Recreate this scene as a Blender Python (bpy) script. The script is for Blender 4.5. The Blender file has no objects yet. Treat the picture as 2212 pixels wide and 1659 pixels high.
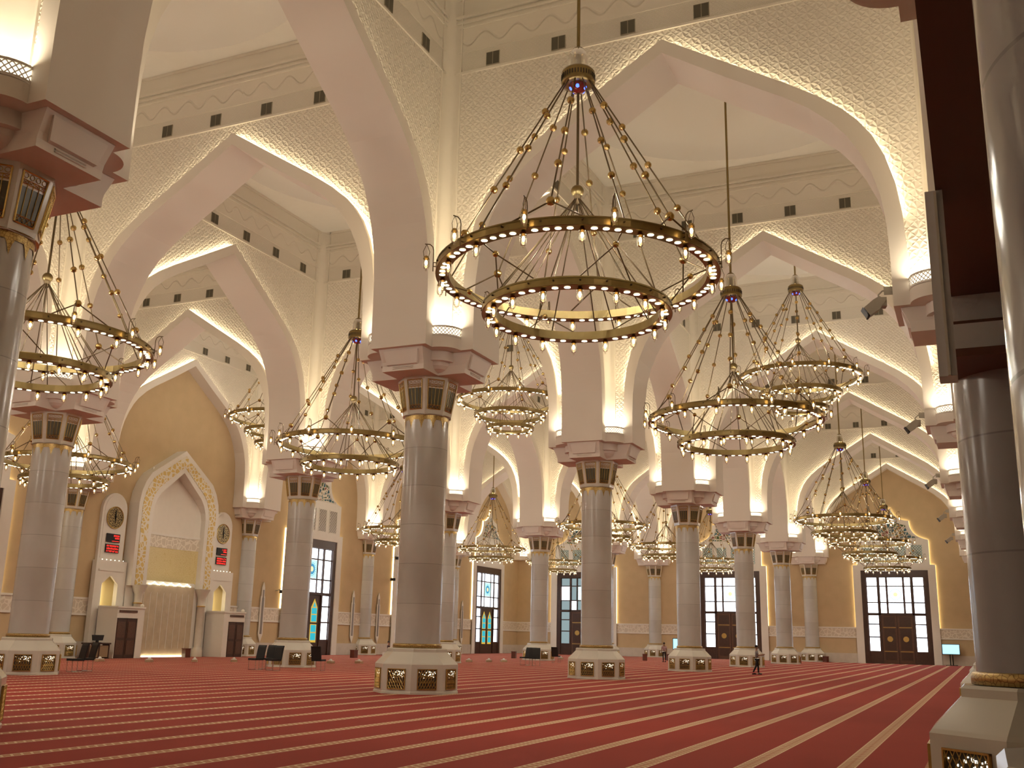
import bpy, bmesh, math, random
from mathutils import Vector, Matrix
random.seed(7)
PI = math.pi
C = bpy.context.scene.collection
sc = bpy.context.scene

# ------------------------------------------------------------------ camera, world, exposure
S = 1.1                      # one plan unit (1/16 of a bay) in metres
IMG_W, F_PX = 2212.0, 2220.3
CAM = (4.2498, -15.4308, 1.4240); YAW, PIT, ROL = 0.4240, 0.2421, 0.0224; FZ = -0.22   # FZ: floor level, CZ: carpet top
cd = bpy.data.cameras.new('camera'); cam = bpy.data.objects.new('camera', cd); C.objects.link(cam)
cd.sensor_fit = 'HORIZONTAL'; cd.sensor_width = 36.0; cd.lens = 36.0 * F_PX / IMG_W
cd.clip_start = 0.1; cd.clip_end = 600
_f = Vector((math.cos(YAW)*math.cos(PIT), math.sin(YAW)*math.cos(PIT), math.sin(PIT)))
_r0 = Vector((math.sin(YAW), -math.cos(YAW), 0)); _u0 = _r0.cross(_f)
_r = math.cos(ROL)*_r0 + math.sin(ROL)*_u0; _u = -math.sin(ROL)*_r0 + math.cos(ROL)*_u0
cam.matrix_world = Matrix(((_r.x, _u.x, -_f.x, CAM[0]), (_r.y, _u.y, -_f.y, CAM[1]), (_r.z, _u.z, -_f.z, CAM[2]), (0, 0, 0, 1)))
sc.camera = cam
w = bpy.data.worlds.new('world'); sc.world = w; w.use_nodes = True
w.node_tree.nodes['Background'].inputs[0].default_value = (0.75, 0.85, 1.0, 1)
w.node_tree.nodes['Background'].inputs[1].default_value = 0.6
vs = sc.view_settings
vs.view_transform = 'Standard'; vs.look = 'None'; vs.gamma = 1; vs.use_curve_mapping = False
vs.exposure = 0.28
cy = sc.cycles
cy.use_denoising = True
cy.max_bounces = 6; cy.diffuse_bounces = 3; cy.glossy_bounces = 2; cy.transmission_bounces = 2; cy.transparent_max_bounces = 12
cy.use_light_tree = True
cy.use_adaptive_sampling = True; cy.adaptive_threshold = 0.07; cy.adaptive_min_samples = 16
cy.sample_clamp_indirect = 4.0
cy.caustics_reflective = False; cy.caustics_refractive = False
E_SPOT, E_POINT, E_COVE, E_SCONCE, E_DISC, E_LAMP, E_WIN = 560.0, 62.0, 7.5, 50.0, 5.0, 10.0, 4.0

# ------------------------------------------------------------------ materials
def _new(name):
    m = bpy.data.materials.new(name); m.use_nodes = True
    nt = m.node_tree; b = nt.nodes['Principled BSDF']
    return m, nt, b
def plain(name, col, rough=0.6, metal=0.0, spec=0.5, var=0.0, vs_=3.0, bump=0.0, bs=40.0, coat=0.0):
    m, nt, b = _new(name)
    b.inputs['Base Color'].default_value = (*col, 1); b.inputs['Roughness'].default_value = rough
    b.inputs['Metallic'].default_value = metal; b.inputs['Specular IOR Level'].default_value = spec
    if coat: b.inputs['Coat Weight'].default_value = coat; b.inputs['Coat Roughness'].default_value = 0.05
    if var or bump:
        tc = nt.nodes.new('ShaderNodeTexCoord'); n = nt.nodes.new('ShaderNodeTexNoise')
        n.inputs['Scale'].default_value = vs_; n.inputs['Detail'].default_value = 4
        nt.links.new(tc.outputs['Object'], n.inputs['Vector'])
        if var:
            mx = nt.nodes.new('ShaderNodeMix'); mx.data_type = 'RGBA'
            mx.inputs[6].default_value = (*[c*(1-var) for c in col], 1); mx.inputs[7].default_value = (*[min(1, c*(1+var)) for c in col], 1)
            nt.links.new(n.outputs['Fac'], mx.inputs[0]); nt.links.new(mx.outputs[2], b.inputs['Base Color'])
        if bump:
            n2 = nt.nodes.new('ShaderNodeTexNoise'); n2.inputs['Scale'].default_value = bs
            nt.links.new(tc.outputs['Object'], n2.inputs['Vector'])
            bp = nt.nodes.new('ShaderNodeBump'); bp.inputs['Strength'].default_value = bump; bp.inputs['Distance'].default_value = 0.02
            nt.links.new(n2.outputs['Fac'], bp.inputs['Height']); nt.links.new(bp.outputs[0], b.inputs['Normal'])
    return m
def emit(name, col, st, base=(0, 0, 0)):
    m, nt, b = _new(name)
    b.inputs['Base Color'].default_value = (*base, 1); b.inputs['Emission Color'].default_value = (*col, 1)
    b.inputs['Emission Strength'].default_value = st
    return m
class NG:
    def __init__(s, nt): s.nt = nt
    def m(s, op, a, b=None, c=None):
        n = s.nt.nodes.new('ShaderNodeMath'); n.operation = op
        for i, v in enumerate((a, b, c)):
            if v is None: continue
            if isinstance(v, (int, float)): n.inputs[i].default_value = v
            else: s.nt.links.new(v, n.inputs[i])
        return n.outputs[0]
    def mix(s, f, a, b):
        n = s.nt.nodes.new('ShaderNodeMix'); n.data_type = 'RGBA'
        if isinstance(f, (int, float)): n.inputs[0].default_value = f
        else: s.nt.links.new(f, n.inputs[0])
        for i, v in ((6, a), (7, b)):
            if isinstance(v, tuple): n.inputs[i].default_value = (*v, 1)
            else: s.nt.links.new(v, n.inputs[i])
        return n.outputs[2]

CREAM = (0.81, 0.745, 0.65)
M = {}
M['plaster'] = plain('cream_plaster', CREAM, 0.75, var=0.03, spec=0.2)
M['arch_plaster'] = plain('arch_plaster', (0.81, 0.74, 0.655), 0.7, spec=0.25)
M['ceiling'] = plain('ceiling_plaster', (0.83, 0.79, 0.73), 0.8, var=0.02, spec=0.1)
M['dome'] = plain('dome_plaster', (0.86, 0.83, 0.78), 0.8, spec=0.1)
M['corbel'] = plain('corbel_stone', (0.80, 0.72, 0.65), 0.55, var=0.03)
M['sand'] = plain('sand_render', (0.60, 0.45, 0.27), 0.85, var=0.10, vs_=1.2, bump=0.3, bs=60, spec=0.15)
M['trim'] = plain('white_stone_trim', (0.80, 0.75, 0.67), 0.6, var=0.03)
M['skirt'] = plain('marble_skirting', (0.62, 0.55, 0.46), 0.25, var=0.12, vs_=2.5)
M['base_marble'] = plain('base_marble', (0.70, 0.66, 0.58), 0.14, var=0.05, vs_=2.0)
M['gold'] = plain('gilt_brass', (0.55, 0.37, 0.12), 0.35, metal=0.9, var=0.25, vs_=14)
M['brass'] = plain('aged_brass', (0.27, 0.20, 0.085), 0.33, metal=0.95, var=0.2, vs_=5)
M['rod'] = plain('brass_rod', (0.15, 0.105, 0.055), 0.45, metal=0.8)
M['bead'] = plain('polished_brass_bead', (0.48, 0.33, 0.12), 0.25, metal=1.0)
M['dark_glass'] = plain('dark_leaded_glass', (0.085, 0.078, 0.045), 0.32, spec=0.5)
M['void'] = plain('dark_recess', (0.06, 0.045, 0.03), 0.6)
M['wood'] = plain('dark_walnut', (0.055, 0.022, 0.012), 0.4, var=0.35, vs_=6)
M['wood_carved'] = plain('carved_walnut', (0.10, 0.042, 0.022), 0.4, var=0.4, vs_=12, bump=0.5, bs=30)  # paler walnut tone with carved relief
M['box_wood'] = plain('red_wood_box', (0.13, 0.035, 0.02), 0.4, var=0.2, vs_=8)
M['black'] = plain('black_fabric', (0.006, 0.006, 0.007), 0.6)
M['chrome'] = plain('chrome', (0.6, 0.6, 0.62), 0.18, metal=1.0)
M['grey_metal'] = plain('grey_paint', (0.42, 0.38, 0.31), 0.5)
M['vent_dark'] = plain('vent_grille', (0.10, 0.088, 0.06), 0.6)
M['vent_frame'] = plain('vent_frame', (0.42, 0.36, 0.26), 0.5)
M['slate'] = plain('slate_inlay', (0.25, 0.21, 0.18), 0.3)
M['tissue'] = plain('white_tissue', (0.8, 0.78, 0.72), 0.9)
M['soffit_shade'] = plain('shaded_soffit', (0.16, 0.07, 0.045), 0.5, spec=0.3)  # shade of the unlit gallery underside put into the colour
M['pale'] = plain('pale_stone', (0.80, 0.78, 0.79), 0.5)
M['cove'] = emit('cove_lamp', (1.0, 0.83, 0.53), E_COVE)
M['sconce'] = emit('uplight_lamp', (1.0, 0.87, 0.64), E_SCONCE)
M['sconce_holes'] = emit('uplight_glow', (1.0, 0.88, 0.66), 2.6)
M['disc'] = emit('downlight_lamp', (1.0, 0.92, 0.66), E_DISC)
M['flame'] = emit('candle_lamp', (1.0, 0.66, 0.30), E_LAMP)
M['window'] = emit('daylit_pane', (0.80, 0.90, 1.0), E_WIN)
M['glow_strip'] = emit('edge_strip_lamp', (1.0, 0.76, 0.36), 4.5)
M['screen'] = emit('blue_screen', (0.38, 0.78, 1.0), 1.4)
M['led_red'] = emit('red_led', (1.0, 0.03, 0.02), 1.5)
M['blue_glow'] = emit('blue_glass_lamp', (0.05, 0.12, 1.0), 3.5)
M['red_glass'] = plain('red_glass', (0.16, 0.01, 0.01), 0.08, spec=0.8)
M['grille_sparkle'] = emit('base_sparkle', (1.0, 0.92, 0.72), 3.0)  # glow that imitates sparkle on the base grilles, not bulbs
M['turq'] = emit('turquoise_pane', (0.02, 0.50, 0.62), 0.8)
M['yellow'] = emit('yellow_pane', (0.95, 0.60, 0.08), 0.6)
M['pane_dim'] = emit('shaded_pane', (0.45, 0.60, 0.62), 0.5)
M['teal'] = plain('teal_lattice_pane', (0.16, 0.30, 0.29), 0.3)
M['skin'] = plain('skin', (0.30, 0.16, 0.10), 0.6)
M['hair'] = plain('dark_hair', (0.012, 0.009, 0.008), 0.6)
M['grey_shirt'] = plain('grey_shirt', (0.30, 0.30, 0.31), 0.8)
M['lilac_shirt'] = plain('lilac_shirt', (0.45, 0.30, 0.32), 0.8)
M['dark_shirt'] = plain('brown_shirt', (0.07, 0.035, 0.03), 0.8)
M['trousers'] = plain('dark_trousers', (0.010, 0.010, 0.013), 0.8)
M['white_cloth'] = plain('white_cloth', (0.75, 0.72, 0.68), 0.8)

def glass(name, col, fac):
    m, nt, b = _new(name); nt.nodes.remove(b)
    out = nt.nodes['Material Output']; t = nt.nodes.new('ShaderNodeBsdfTransparent'); g = nt.nodes.new('ShaderNodeBsdfGlossy')
    t.inputs[0].default_value = (*col, 1); g.inputs['Roughness'].default_value = 0.05; g.inputs[0].default_value = (1, 1, 1, 1)
    mx = nt.nodes.new('ShaderNodeMixShader'); fr = nt.nodes.new('ShaderNodeLayerWeight'); fr.inputs[0].default_value = fac
    nt.links.new(fr.outputs['Facing'], mx.inputs[0]); nt.links.new(t.outputs[0], mx.inputs[1]); nt.links.new(g.outputs[0], mx.inputs[2])
    nt.links.new(mx.outputs[0], out.inputs[0]); return m
M['glass'] = glass('clear_glass', (0.93, 0.92, 0.88), 0.35)
M['glass_dome'] = glass('crown_glass', (0.62, 0.59, 0.45), 0.85)

def mat_shaft(c0=(0.50, 0.49, 0.465), c1=(0.64, 0.63, 0.60)):
    m, nt, b = _new('shaft_marble'); g = NG(nt)
    tc = nt.nodes.new('ShaderNodeTexCoord'); sp = nt.nodes.new('ShaderNodeSeparateXYZ'); nt.links.new(tc.outputs['Object'], sp.inputs[0])
    z = g.m('DIVIDE', g.m('SUBTRACT', sp.outputs[2], 1.18), 1.17)
    fr = g.m('FRACT', z); d = g.m('MINIMUM', fr, g.m('SUBTRACT', 1.0, fr)); joint = g.m('LESS_THAN', d, 0.008)
    n = nt.nodes.new('ShaderNodeTexNoise'); n.inputs['Scale'].default_value = 1.6; n.inputs['Detail'].default_value = 6; nt.links.new(tc.outputs['Object'], n.inputs['Vector'])
    blk = nt.nodes.new('ShaderNodeTexWhiteNoise'); blk.noise_dimensions = '1D'; nt.links.new(g.m('FLOOR', z), blk.inputs['W'])
    tone = g.m('ADD', g.m('MULTIPLY', n.outputs['Fac'], 0.6), g.m('MULTIPLY', blk.outputs[0], 0.4))
    c = g.mix(tone, c0, c1)
    c2 = g.mix(joint, c, tuple(.62*k for k in c1))
    nt.links.new(c2, b.inputs['Base Color']); b.inputs['Roughness'].default_value = 0.16
    return m
M['shaft'] = mat_shaft()

def mat_pattern():
    # carved plaster of interlaced circles; UV = metres along the wall and height
    m, nt, b = _new('carved_plaster'); g = NG(nt)
    uv = nt.nodes.new('ShaderNodeTexCoord'); sp = nt.nodes.new('ShaderNodeSeparateXYZ'); nt.links.new(uv.outputs['UV'], sp.inputs[0])
    U, V = sp.outputs[0], sp.outputs[1]
    def lat(cell):
        a = g.m('ABSOLUTE', g.m('SUBTRACT', g.m('FRACT', g.m('DIVIDE', U, cell)), 0.5)); c = g.m('ABSOLUTE', g.m('SUBTRACT', g.m('FRACT', g.m('DIVIDE', V, cell)), 0.5))
        d2 = g.m('SQRT', g.m('ADD', g.m('MULTIPLY', a, a), g.m('MULTIPLY', c, c)))
        a1 = g.m('SUBTRACT', 0.5, a); c1 = g.m('SUBTRACT', 0.5, c)
        d1 = g.m('SQRT', g.m('ADD', g.m('MULTIPLY', a1, a1), g.m('MULTIPLY', c1, c1)))
        e1 = g.m('ABSOLUTE', g.m('SUBTRACT', d1, 0.5)); e2 = g.m('ABSOLUTE', g.m('SUBTRACT', d2, 0.5)); dg = g.m('ABSOLUTE', g.m('SUBTRACT', a, c))
        e = g.m('MINIMUM', g.m('MINIMUM', e1, e2), g.m('MULTIPLY', dg, 1.3))
        return g.m('SUBTRACT', 1.0, g.m('MINIMUM', g.m('MULTIPLY', e, 9.0), 1.0))
    big = lat(0.56); small = lat(0.14)
    # wave frieze between 20.35 and 21.15, dots between
    wv = g.m('ABSOLUTE', g.m('SUBTRACT', g.m('SUBTRACT', V, 20.78), g.m('MULTIPLY', g.m('SINE', g.m('MULTIPLY', U, 5.4)), 0.2)))
    wave = g.m('SUBTRACT', 1.0, g.m('MINIMUM', g.m('MULTIPLY', wv, 14.0), 1.0))
    du = g.m('SUBTRACT', g.m('FRACT', g.m('DIVIDE', U, 0.5818)), 0.5); dv = g.m('DIVIDE', g.m('SUBTRACT', V, 20.78), 0.5818)
    dd = g.m('SQRT', g.m('ADD', g.m('MULTIPLY', du, du), g.m('MULTIPLY', dv, dv)))
    dots = g.m('LESS_THAN', dd, 0.12)
    wave = g.m('MAXIMUM', wave, g.m('MULTIPLY', dots, 0.8))
    lo = g.m('LESS_THAN', V, 19.5); mid = g.m('MULTIPLY', g.m('GREATER_THAN', V, 19.6), g.m('LESS_THAN', V, 20.28)); hi = g.m('MULTIPLY', g.m('GREATER_THAN', V, 20.36), g.m('LESS_THAN', V, 21.2))
    h = g.m('ADD', g.m('ADD', g.m('MULTIPLY', big, lo), g.m('MULTIPLY', g.m('MULTIPLY', small, mid), 0.35)), g.m('MULTIPLY', g.m('MULTIPLY', wave, hi), 1.6))
    bp = nt.nodes.new('ShaderNodeBump'); bp.inputs['Strength'].default_value = 0.6; bp.inputs['Distance'].default_value = 0.05
    nt.links.new(h, bp.inputs['Height']); nt.links.new(bp.outputs[0], b.inputs['Normal'])
    b.inputs['Base Color'].default_value = (*CREAM, 1); b.inputs['Roughness'].default_value = 0.75; b.inputs['Specular IOR Level'].default_value = 0.2
    return m
M['pattern'] = mat_pattern()

def mat_carpet():
    m, nt, b = _new('red_carpet'); g = NG(nt)
    tc = nt.nodes.new('ShaderNodeTexCoord'); sp = nt.nodes.new('ShaderNodeSeparateXYZ'); nt.links.new(tc.outputs['Object'], sp.inputs[0])
    X, Y = sp.outputs[0], sp.outputs[1]
    P = 1.23
    t = g.m('FRACT', g.m('DIVIDE', g.m('ADD', Y, 13.70), P))
    stripe = g.m('LESS_THAN', t, 0.19)
    # lozenges inside the stripe
    u = g.m('ABSOLUTE', g.m('SUBTRACT', g.m('FRACT', g.m('DIVIDE', X, 0.16)), 0.5)); v = g.m('ABSOLUTE', g.m('SUBTRACT', g.m('DIVIDE', t, 0.19), 0.5))
    loz = g.m('MULTIPLY', g.m('GREATER_THAN', g.m('ADD', u, v), 0.36), g.m('LESS_THAN', g.m('ADD', u, v), 0.62))
    edge = g.m('GREATER_THAN', v, 0.40)
    n = nt.nodes.new('ShaderNodeTexNoise'); n.inputs['Scale'].default_value = 0.35; n.inputs['Detail'].default_value = 5; nt.links.new(tc.outputs['Object'], n.inputs['Vector'])
    n2 = nt.nodes.new('ShaderNodeTexNoise'); n2.inputs['Scale'].default_value = 45; nt.links.new(tc.outputs['Object'], n2.inputs['Vector'])
    red = g.mix(n.outputs['Fac'], (0.26, 0.026, 0.014), (0.34, 0.040, 0.024))
    gold = g.mix(g.m('MAXIMUM', loz, edge), (0.42, 0.15, 0.07), (0.74, 0.56, 0.36))
    border = g.m('LESS_THAN', Y, -14.55)
    bu = g.m('ABSOLUTE', g.m('SUBTRACT', g.m('FRACT', g.m('DIVIDE', X, 0.3)), 0.5)); bv = g.m('ABSOLUTE', g.m('SUBTRACT', g.m('FRACT', g.m('DIVIDE', Y, 0.3)), 0.5))
    bc = g.mix(g.m('GREATER_THAN', g.m('ADD', bu, bv), 0.5), (0.50, 0.24, 0.12), (0.60, 0.34, 0.18))
    c = g.mix(stripe, red, gold); c = g.mix(border, c, bc)
    k = g.m('ADD', 0.82, g.m('MULTIPLY', n2.outputs['Fac'], 0.36))
    hs = nt.nodes.new('ShaderNodeHueSaturation'); nt.links.new(c, hs.inputs['Color']); nt.links.new(k, hs.inputs['Value'])
    nt.links.new(hs.outputs[0], b.inputs['Base Color']); b.inputs['Roughness'].default_value = 0.95
    b.inputs['Sheen Weight'].default_value = 0.12; b.inputs['Sheen Tint'].default_value = (1.0, 0.6, 0.6, 1); b.inputs['Specular IOR Level'].default_value = 0.1
    return m
M['carpet'] = mat_carpet()

def mat_voro(name, line, cell, scale, wdt, metal=0.0, rough=0.5, emit_=0.0, coord='Object', rand=None):
    m, nt, b = _new(name); g = NG(nt)
    tc = nt.nodes.new('ShaderNodeTexCoord'); v = nt.nodes.new('ShaderNodeTexVoronoi'); v.feature = 'DISTANCE_TO_EDGE'; v.inputs['Scale'].default_value = scale
    nt.links.new(tc.outputs[coord], v.inputs['Vector'])
    f = g.m('LESS_THAN', v.outputs['Distance'], wdt)
    if rand:
        v2 = nt.nodes.new('ShaderNodeTexVoronoi'); v2.inputs['Scale'].default_value = scale; nt.links.new(tc.outputs[coord], v2.inputs['Vector'])
        s2 = nt.nodes.new('ShaderNodeSeparateColor'); nt.links.new(v2.outputs['Color'], s2.inputs[0])
        r = nt.nodes.new('ShaderNodeValToRGB'); r.color_ramp.interpolation = 'CONSTANT'
        for i, (p, cc) in enumerate(rand):
            e = r.color_ramp.elements[i] if i < 2 else r.color_ramp.elements.new(p)
            e.position = p; e.color = (*cc, 1)
        nt.links.new(s2.outputs[0], r.inputs[0]); cell = r.outputs[0]
    nt.links.new(g.mix(f, cell, line), b.inputs['Base Color']); b.inputs['Roughness'].default_value = rough; b.inputs['Metallic'].default_value = metal
    return m
M['tympanum'] = mat_voro('stained_tracery', (0.78, 0.70, 0.56), None, 3.2, 0.09, rand=[(0.0, (0.02, 0.10, 0.14)), (0.25, (0.06, 0.10, 0.02)), (0.5, (0.04, 0.14, 0.16)), (0.68, (0.22, 0.03, 0.02)), (0.8, (0.20, 0.16, 0.04)), (0.9, (0.03, 0.07, 0.03))])
M['gold_arabesque'] = mat_voro('gold_arabesque', (0.80, 0.74, 0.62), (0.70, 0.50, 0.16), 3.4, 0.11)
M['mosaic'] = mat_voro('gold_mosaic', (0.62, 0.48, 0.20), (0.70, 0.57, 0.29), 9.0, 0.05, rough=0.35)
M['clock_face'] = mat_voro('gold_clock_face', (0.52, 0.40, 0.17), (0.07, 0.045, 0.02), 9.0, 0.07, metal=0.3, rough=0.4)
M['collar'] = mat_voro('engraved_gilt', (0.26, 0.16, 0.06), (0.50, 0.35, 0.13), 17.0, 0.06, metal=0.7, rough=0.35)
M['shaft_shaded'] = mat_shaft((0.34, 0.335, 0.35), (0.42, 0.41, 0.425)); M['niche_glow'] = plain('lamplit_niche', (0.75, 0.60, 0.28), 0.7); M['desk_panel'] = plain('beige_panel', (0.30, 0.20, 0.11), 0.6); M['box_gold'] = plain('gilt_cardboard', (0.45, 0.30, 0.18), 0.6)  # gallery shafts: dimness and bluish light under the gallery put into the marble
M['dado'] = mat_voro('carved_dado', (0.82, 0.74, 0.62), (0.66, 0.57, 0.45), 3.0, 0.08)
M['onyx'] = plain('veined_onyx', (0.55, 0.45, 0.31), 0.25, var=0.22, vs_=2.2)

# ------------------------------------------------------------------ mesh helpers
class MB:
    def __init__(s): s.v = []; s.f = []; s.mi = []; s.mats = []; s.uv = {}; s.sm = []
    def mat(s, m):
        m = M[m]
        if m not in s.mats: s.mats.append(m)
        return s.mats.index(m)
    def add(s, vs_, fs, m, smooth=False, uvs=None):
        o = len(s.v); k = s.mat(m); s.v += [tuple(p) for p in vs_]
        for f in fs:
            if uvs: s.uv[len(s.f)] = [uvs[i] for i in f]
            s.f.append(tuple(i+o for i in f)); s.mi.append(k); s.sm.append(smooth)
        return s
    def box(s, x0, x1, y0, y1, z0, z1, m):
        return s.add([(x0,y0,z0),(x1,y0,z0),(x1,y1,z0),(x0,y1,z0),(x0,y0,z1),(x1,y0,z1),(x1,y1,z1),(x0,y1,z1)],
                     [(0,3,2,1),(4,5,6,7),(0,1,5,4),(1,2,6,5),(2,3,7,6),(3,0,4,7)], m)
    def lathe(s, prof, m, n=32, cx=0, cy_=0, a0=0.0, closed=True, smooth=True, ang=2*PI):
        # prof: (r, z) list
        vs_, fs = [], []; L = len(prof); N = n if closed else n+1
        for i in range(N):
            a = a0 + ang*i/n
            for r, z in prof: vs_.append((cx+r*math.cos(a), cy_+r*math.sin(a), z))
        for i in range(n):
            j = (i+1) % N
            for k in range(L-1): fs.append((i*L+k, j*L+k, j*L+k+1, i*L+k+1))
        return s.add(vs_, fs, m, smooth)
    def disc(s, cx, cy_, z, r, m, n=16, up=True, a0=0):
        vs_ = [(cx+r*math.cos(a0+2*PI*i/n), cy_+r*math.sin(a0+2*PI*i/n), z) for i in range(n)]
        f = tuple(range(n)) if up else tuple(reversed(range(n)))
        return s.add(vs_, [f], m)
    def tube(s, p0, p1, r, m, n=6, caps=False, r1=None):
        p0, p1 = Vector(p0), Vector(p1); d = (p1-p0)
        if d.length < 1e-6: return s
        q = d.to_track_quat('Z', 'Y'); r1 = r if r1 is None else r1
        vs_ = []
        for p, rr in ((p0, r), (p1, r1)):
            for i in range(n): vs_.append(p + q @ Vector((rr*math.cos(2*PI*i/n), rr*math.sin(2*PI*i/n), 0)))
        fs = [(i, (i+1) % n, (i+1) % n + n, i+n) for i in range(n)]
        if caps: fs += [tuple(reversed(range(n))), tuple(range(n, 2*n))]
        return s.add(vs_, fs, m, n > 5)
    def path(s, pts, r, m, n=6):
        for a, b in zip(pts, pts[1:]): s.tube(a, b, r, m, n)
        return s
    def ball(s, c, r, m, n=10, sz=1.0):
        k = max(4, n//2); prof = [(r*math.sin(PI*i/k), c[2]-sz*r*math.cos(PI*i/k)) for i in range(k+1)]
        return s.lathe(prof, m, n, c[0], c[1])
    def prism(s, poly, t0, t1, m, axis='y', caps=True, sides=True, side_m=None):
        # poly in (a,b) plane: axis y -> (x,z), x -> (y,z), z -> (x,y)
        def P(a, b, t): return {'y': (a, t, b), 'x': (t, a, b), 'z': (a, b, t)}[axis]
        n = len(poly)
        if caps:
            s.add([P(a, b, t0) for a, b in poly], [tuple(range(n))], m); s.add([P(a, b, t1) for a, b in poly], [tuple(reversed(range(n)))], m)
        if sides:
            vs_ = [P(a, b, t0) for a, b in poly] + [P(a, b, t1) for a, b in poly]
            s.add(vs_, [(i, (i+1) % n, (i+1) % n+n, i+n) for i in range(n)], side_m or m)
        return s
    def mesh(s, name):
        me = bpy.data.meshes.new(name); me.from_pydata(s.v, [], s.f)
        for m in s.mats: me.materials.append(m)
        me.polygons.foreach_set('material_index', s.mi); me.polygons.foreach_set('use_smooth', s.sm)
        if s.uv:
            ul = me.uv_layers.new(name='UVMap')
            for p in me.polygons:
                q = s.uv.get(p.index)
                if q:
                    for li, c in zip(p.loop_indices, q): ul.data[li].uv = c
        me.update(); return me
    def obj(s, name, parent=None, loc=(0, 0, 0), rz=0.0):
        return link(name, s.mesh(name), parent, loc, rz)
def link(name, me, parent=None, loc=(0, 0, 0), rz=0.0):
    o = bpy.data.objects.new(name, me); C.objects.link(o); o.location = loc; o.rotation_euler = (0, 0, rz)
    if parent: o.parent = parent
    return o
def tag(o, label, cat, group=None):
    o['label'] = label; o['category'] = cat
    if group: o['group'] = group
    return o
def struct(o): o['kind'] = 'structure'; return o
def thing(name, label, cat, loc=(0, 0, 0), rz=0.0, group=None):
    o = bpy.data.objects.new(name, None); C.objects.link(o); o.location = loc; o.rotation_euler = (0, 0, rz); o.empty_display_size = 0.2
    return tag(o, label, cat, group)
def kids(o): return [c for c in o.children]
ORD = ['first', 'second', 'third', 'fourth', 'fifth', 'sixth', 'seventh', 'eighth']
def cam_px(p):
    d = Vector(p)-Vector(CAM); z = d.dot(_f)
    if z < 0.3: return None
    return 1106+F_PX*d.dot(_r)/z, 829.5-F_PX*d.dot(_u)/z, z
def in_frame(p, m=40):
    q = cam_px(p); return q is not None and -m < q[0] < 2212+m and -m < q[1] < 1659+m
def at(x, y, z=-0.20):
    # point of the floor (or of height z) seen at a pixel of the photograph
    d = _f + _r*(x-1106)/F_PX - _u*(y-829.5)/F_PX; t = (z-CAM[2])/d.z
    if t < 0: t = 1e4
    t = min(t, (111.2-CAM[0])/d.x, (30.9-CAM[1])/d.y if d.y > 0 else 1e9)
    q = Vector(CAM)+d*t; q.z = z; return q

def on_y(x, y, Y):
    d = _f + _r*(x-1106)/F_PX - _u*(y-829.5)/F_PX; return Vector(CAM)+d*((Y-CAM[1])/d.y)

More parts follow.
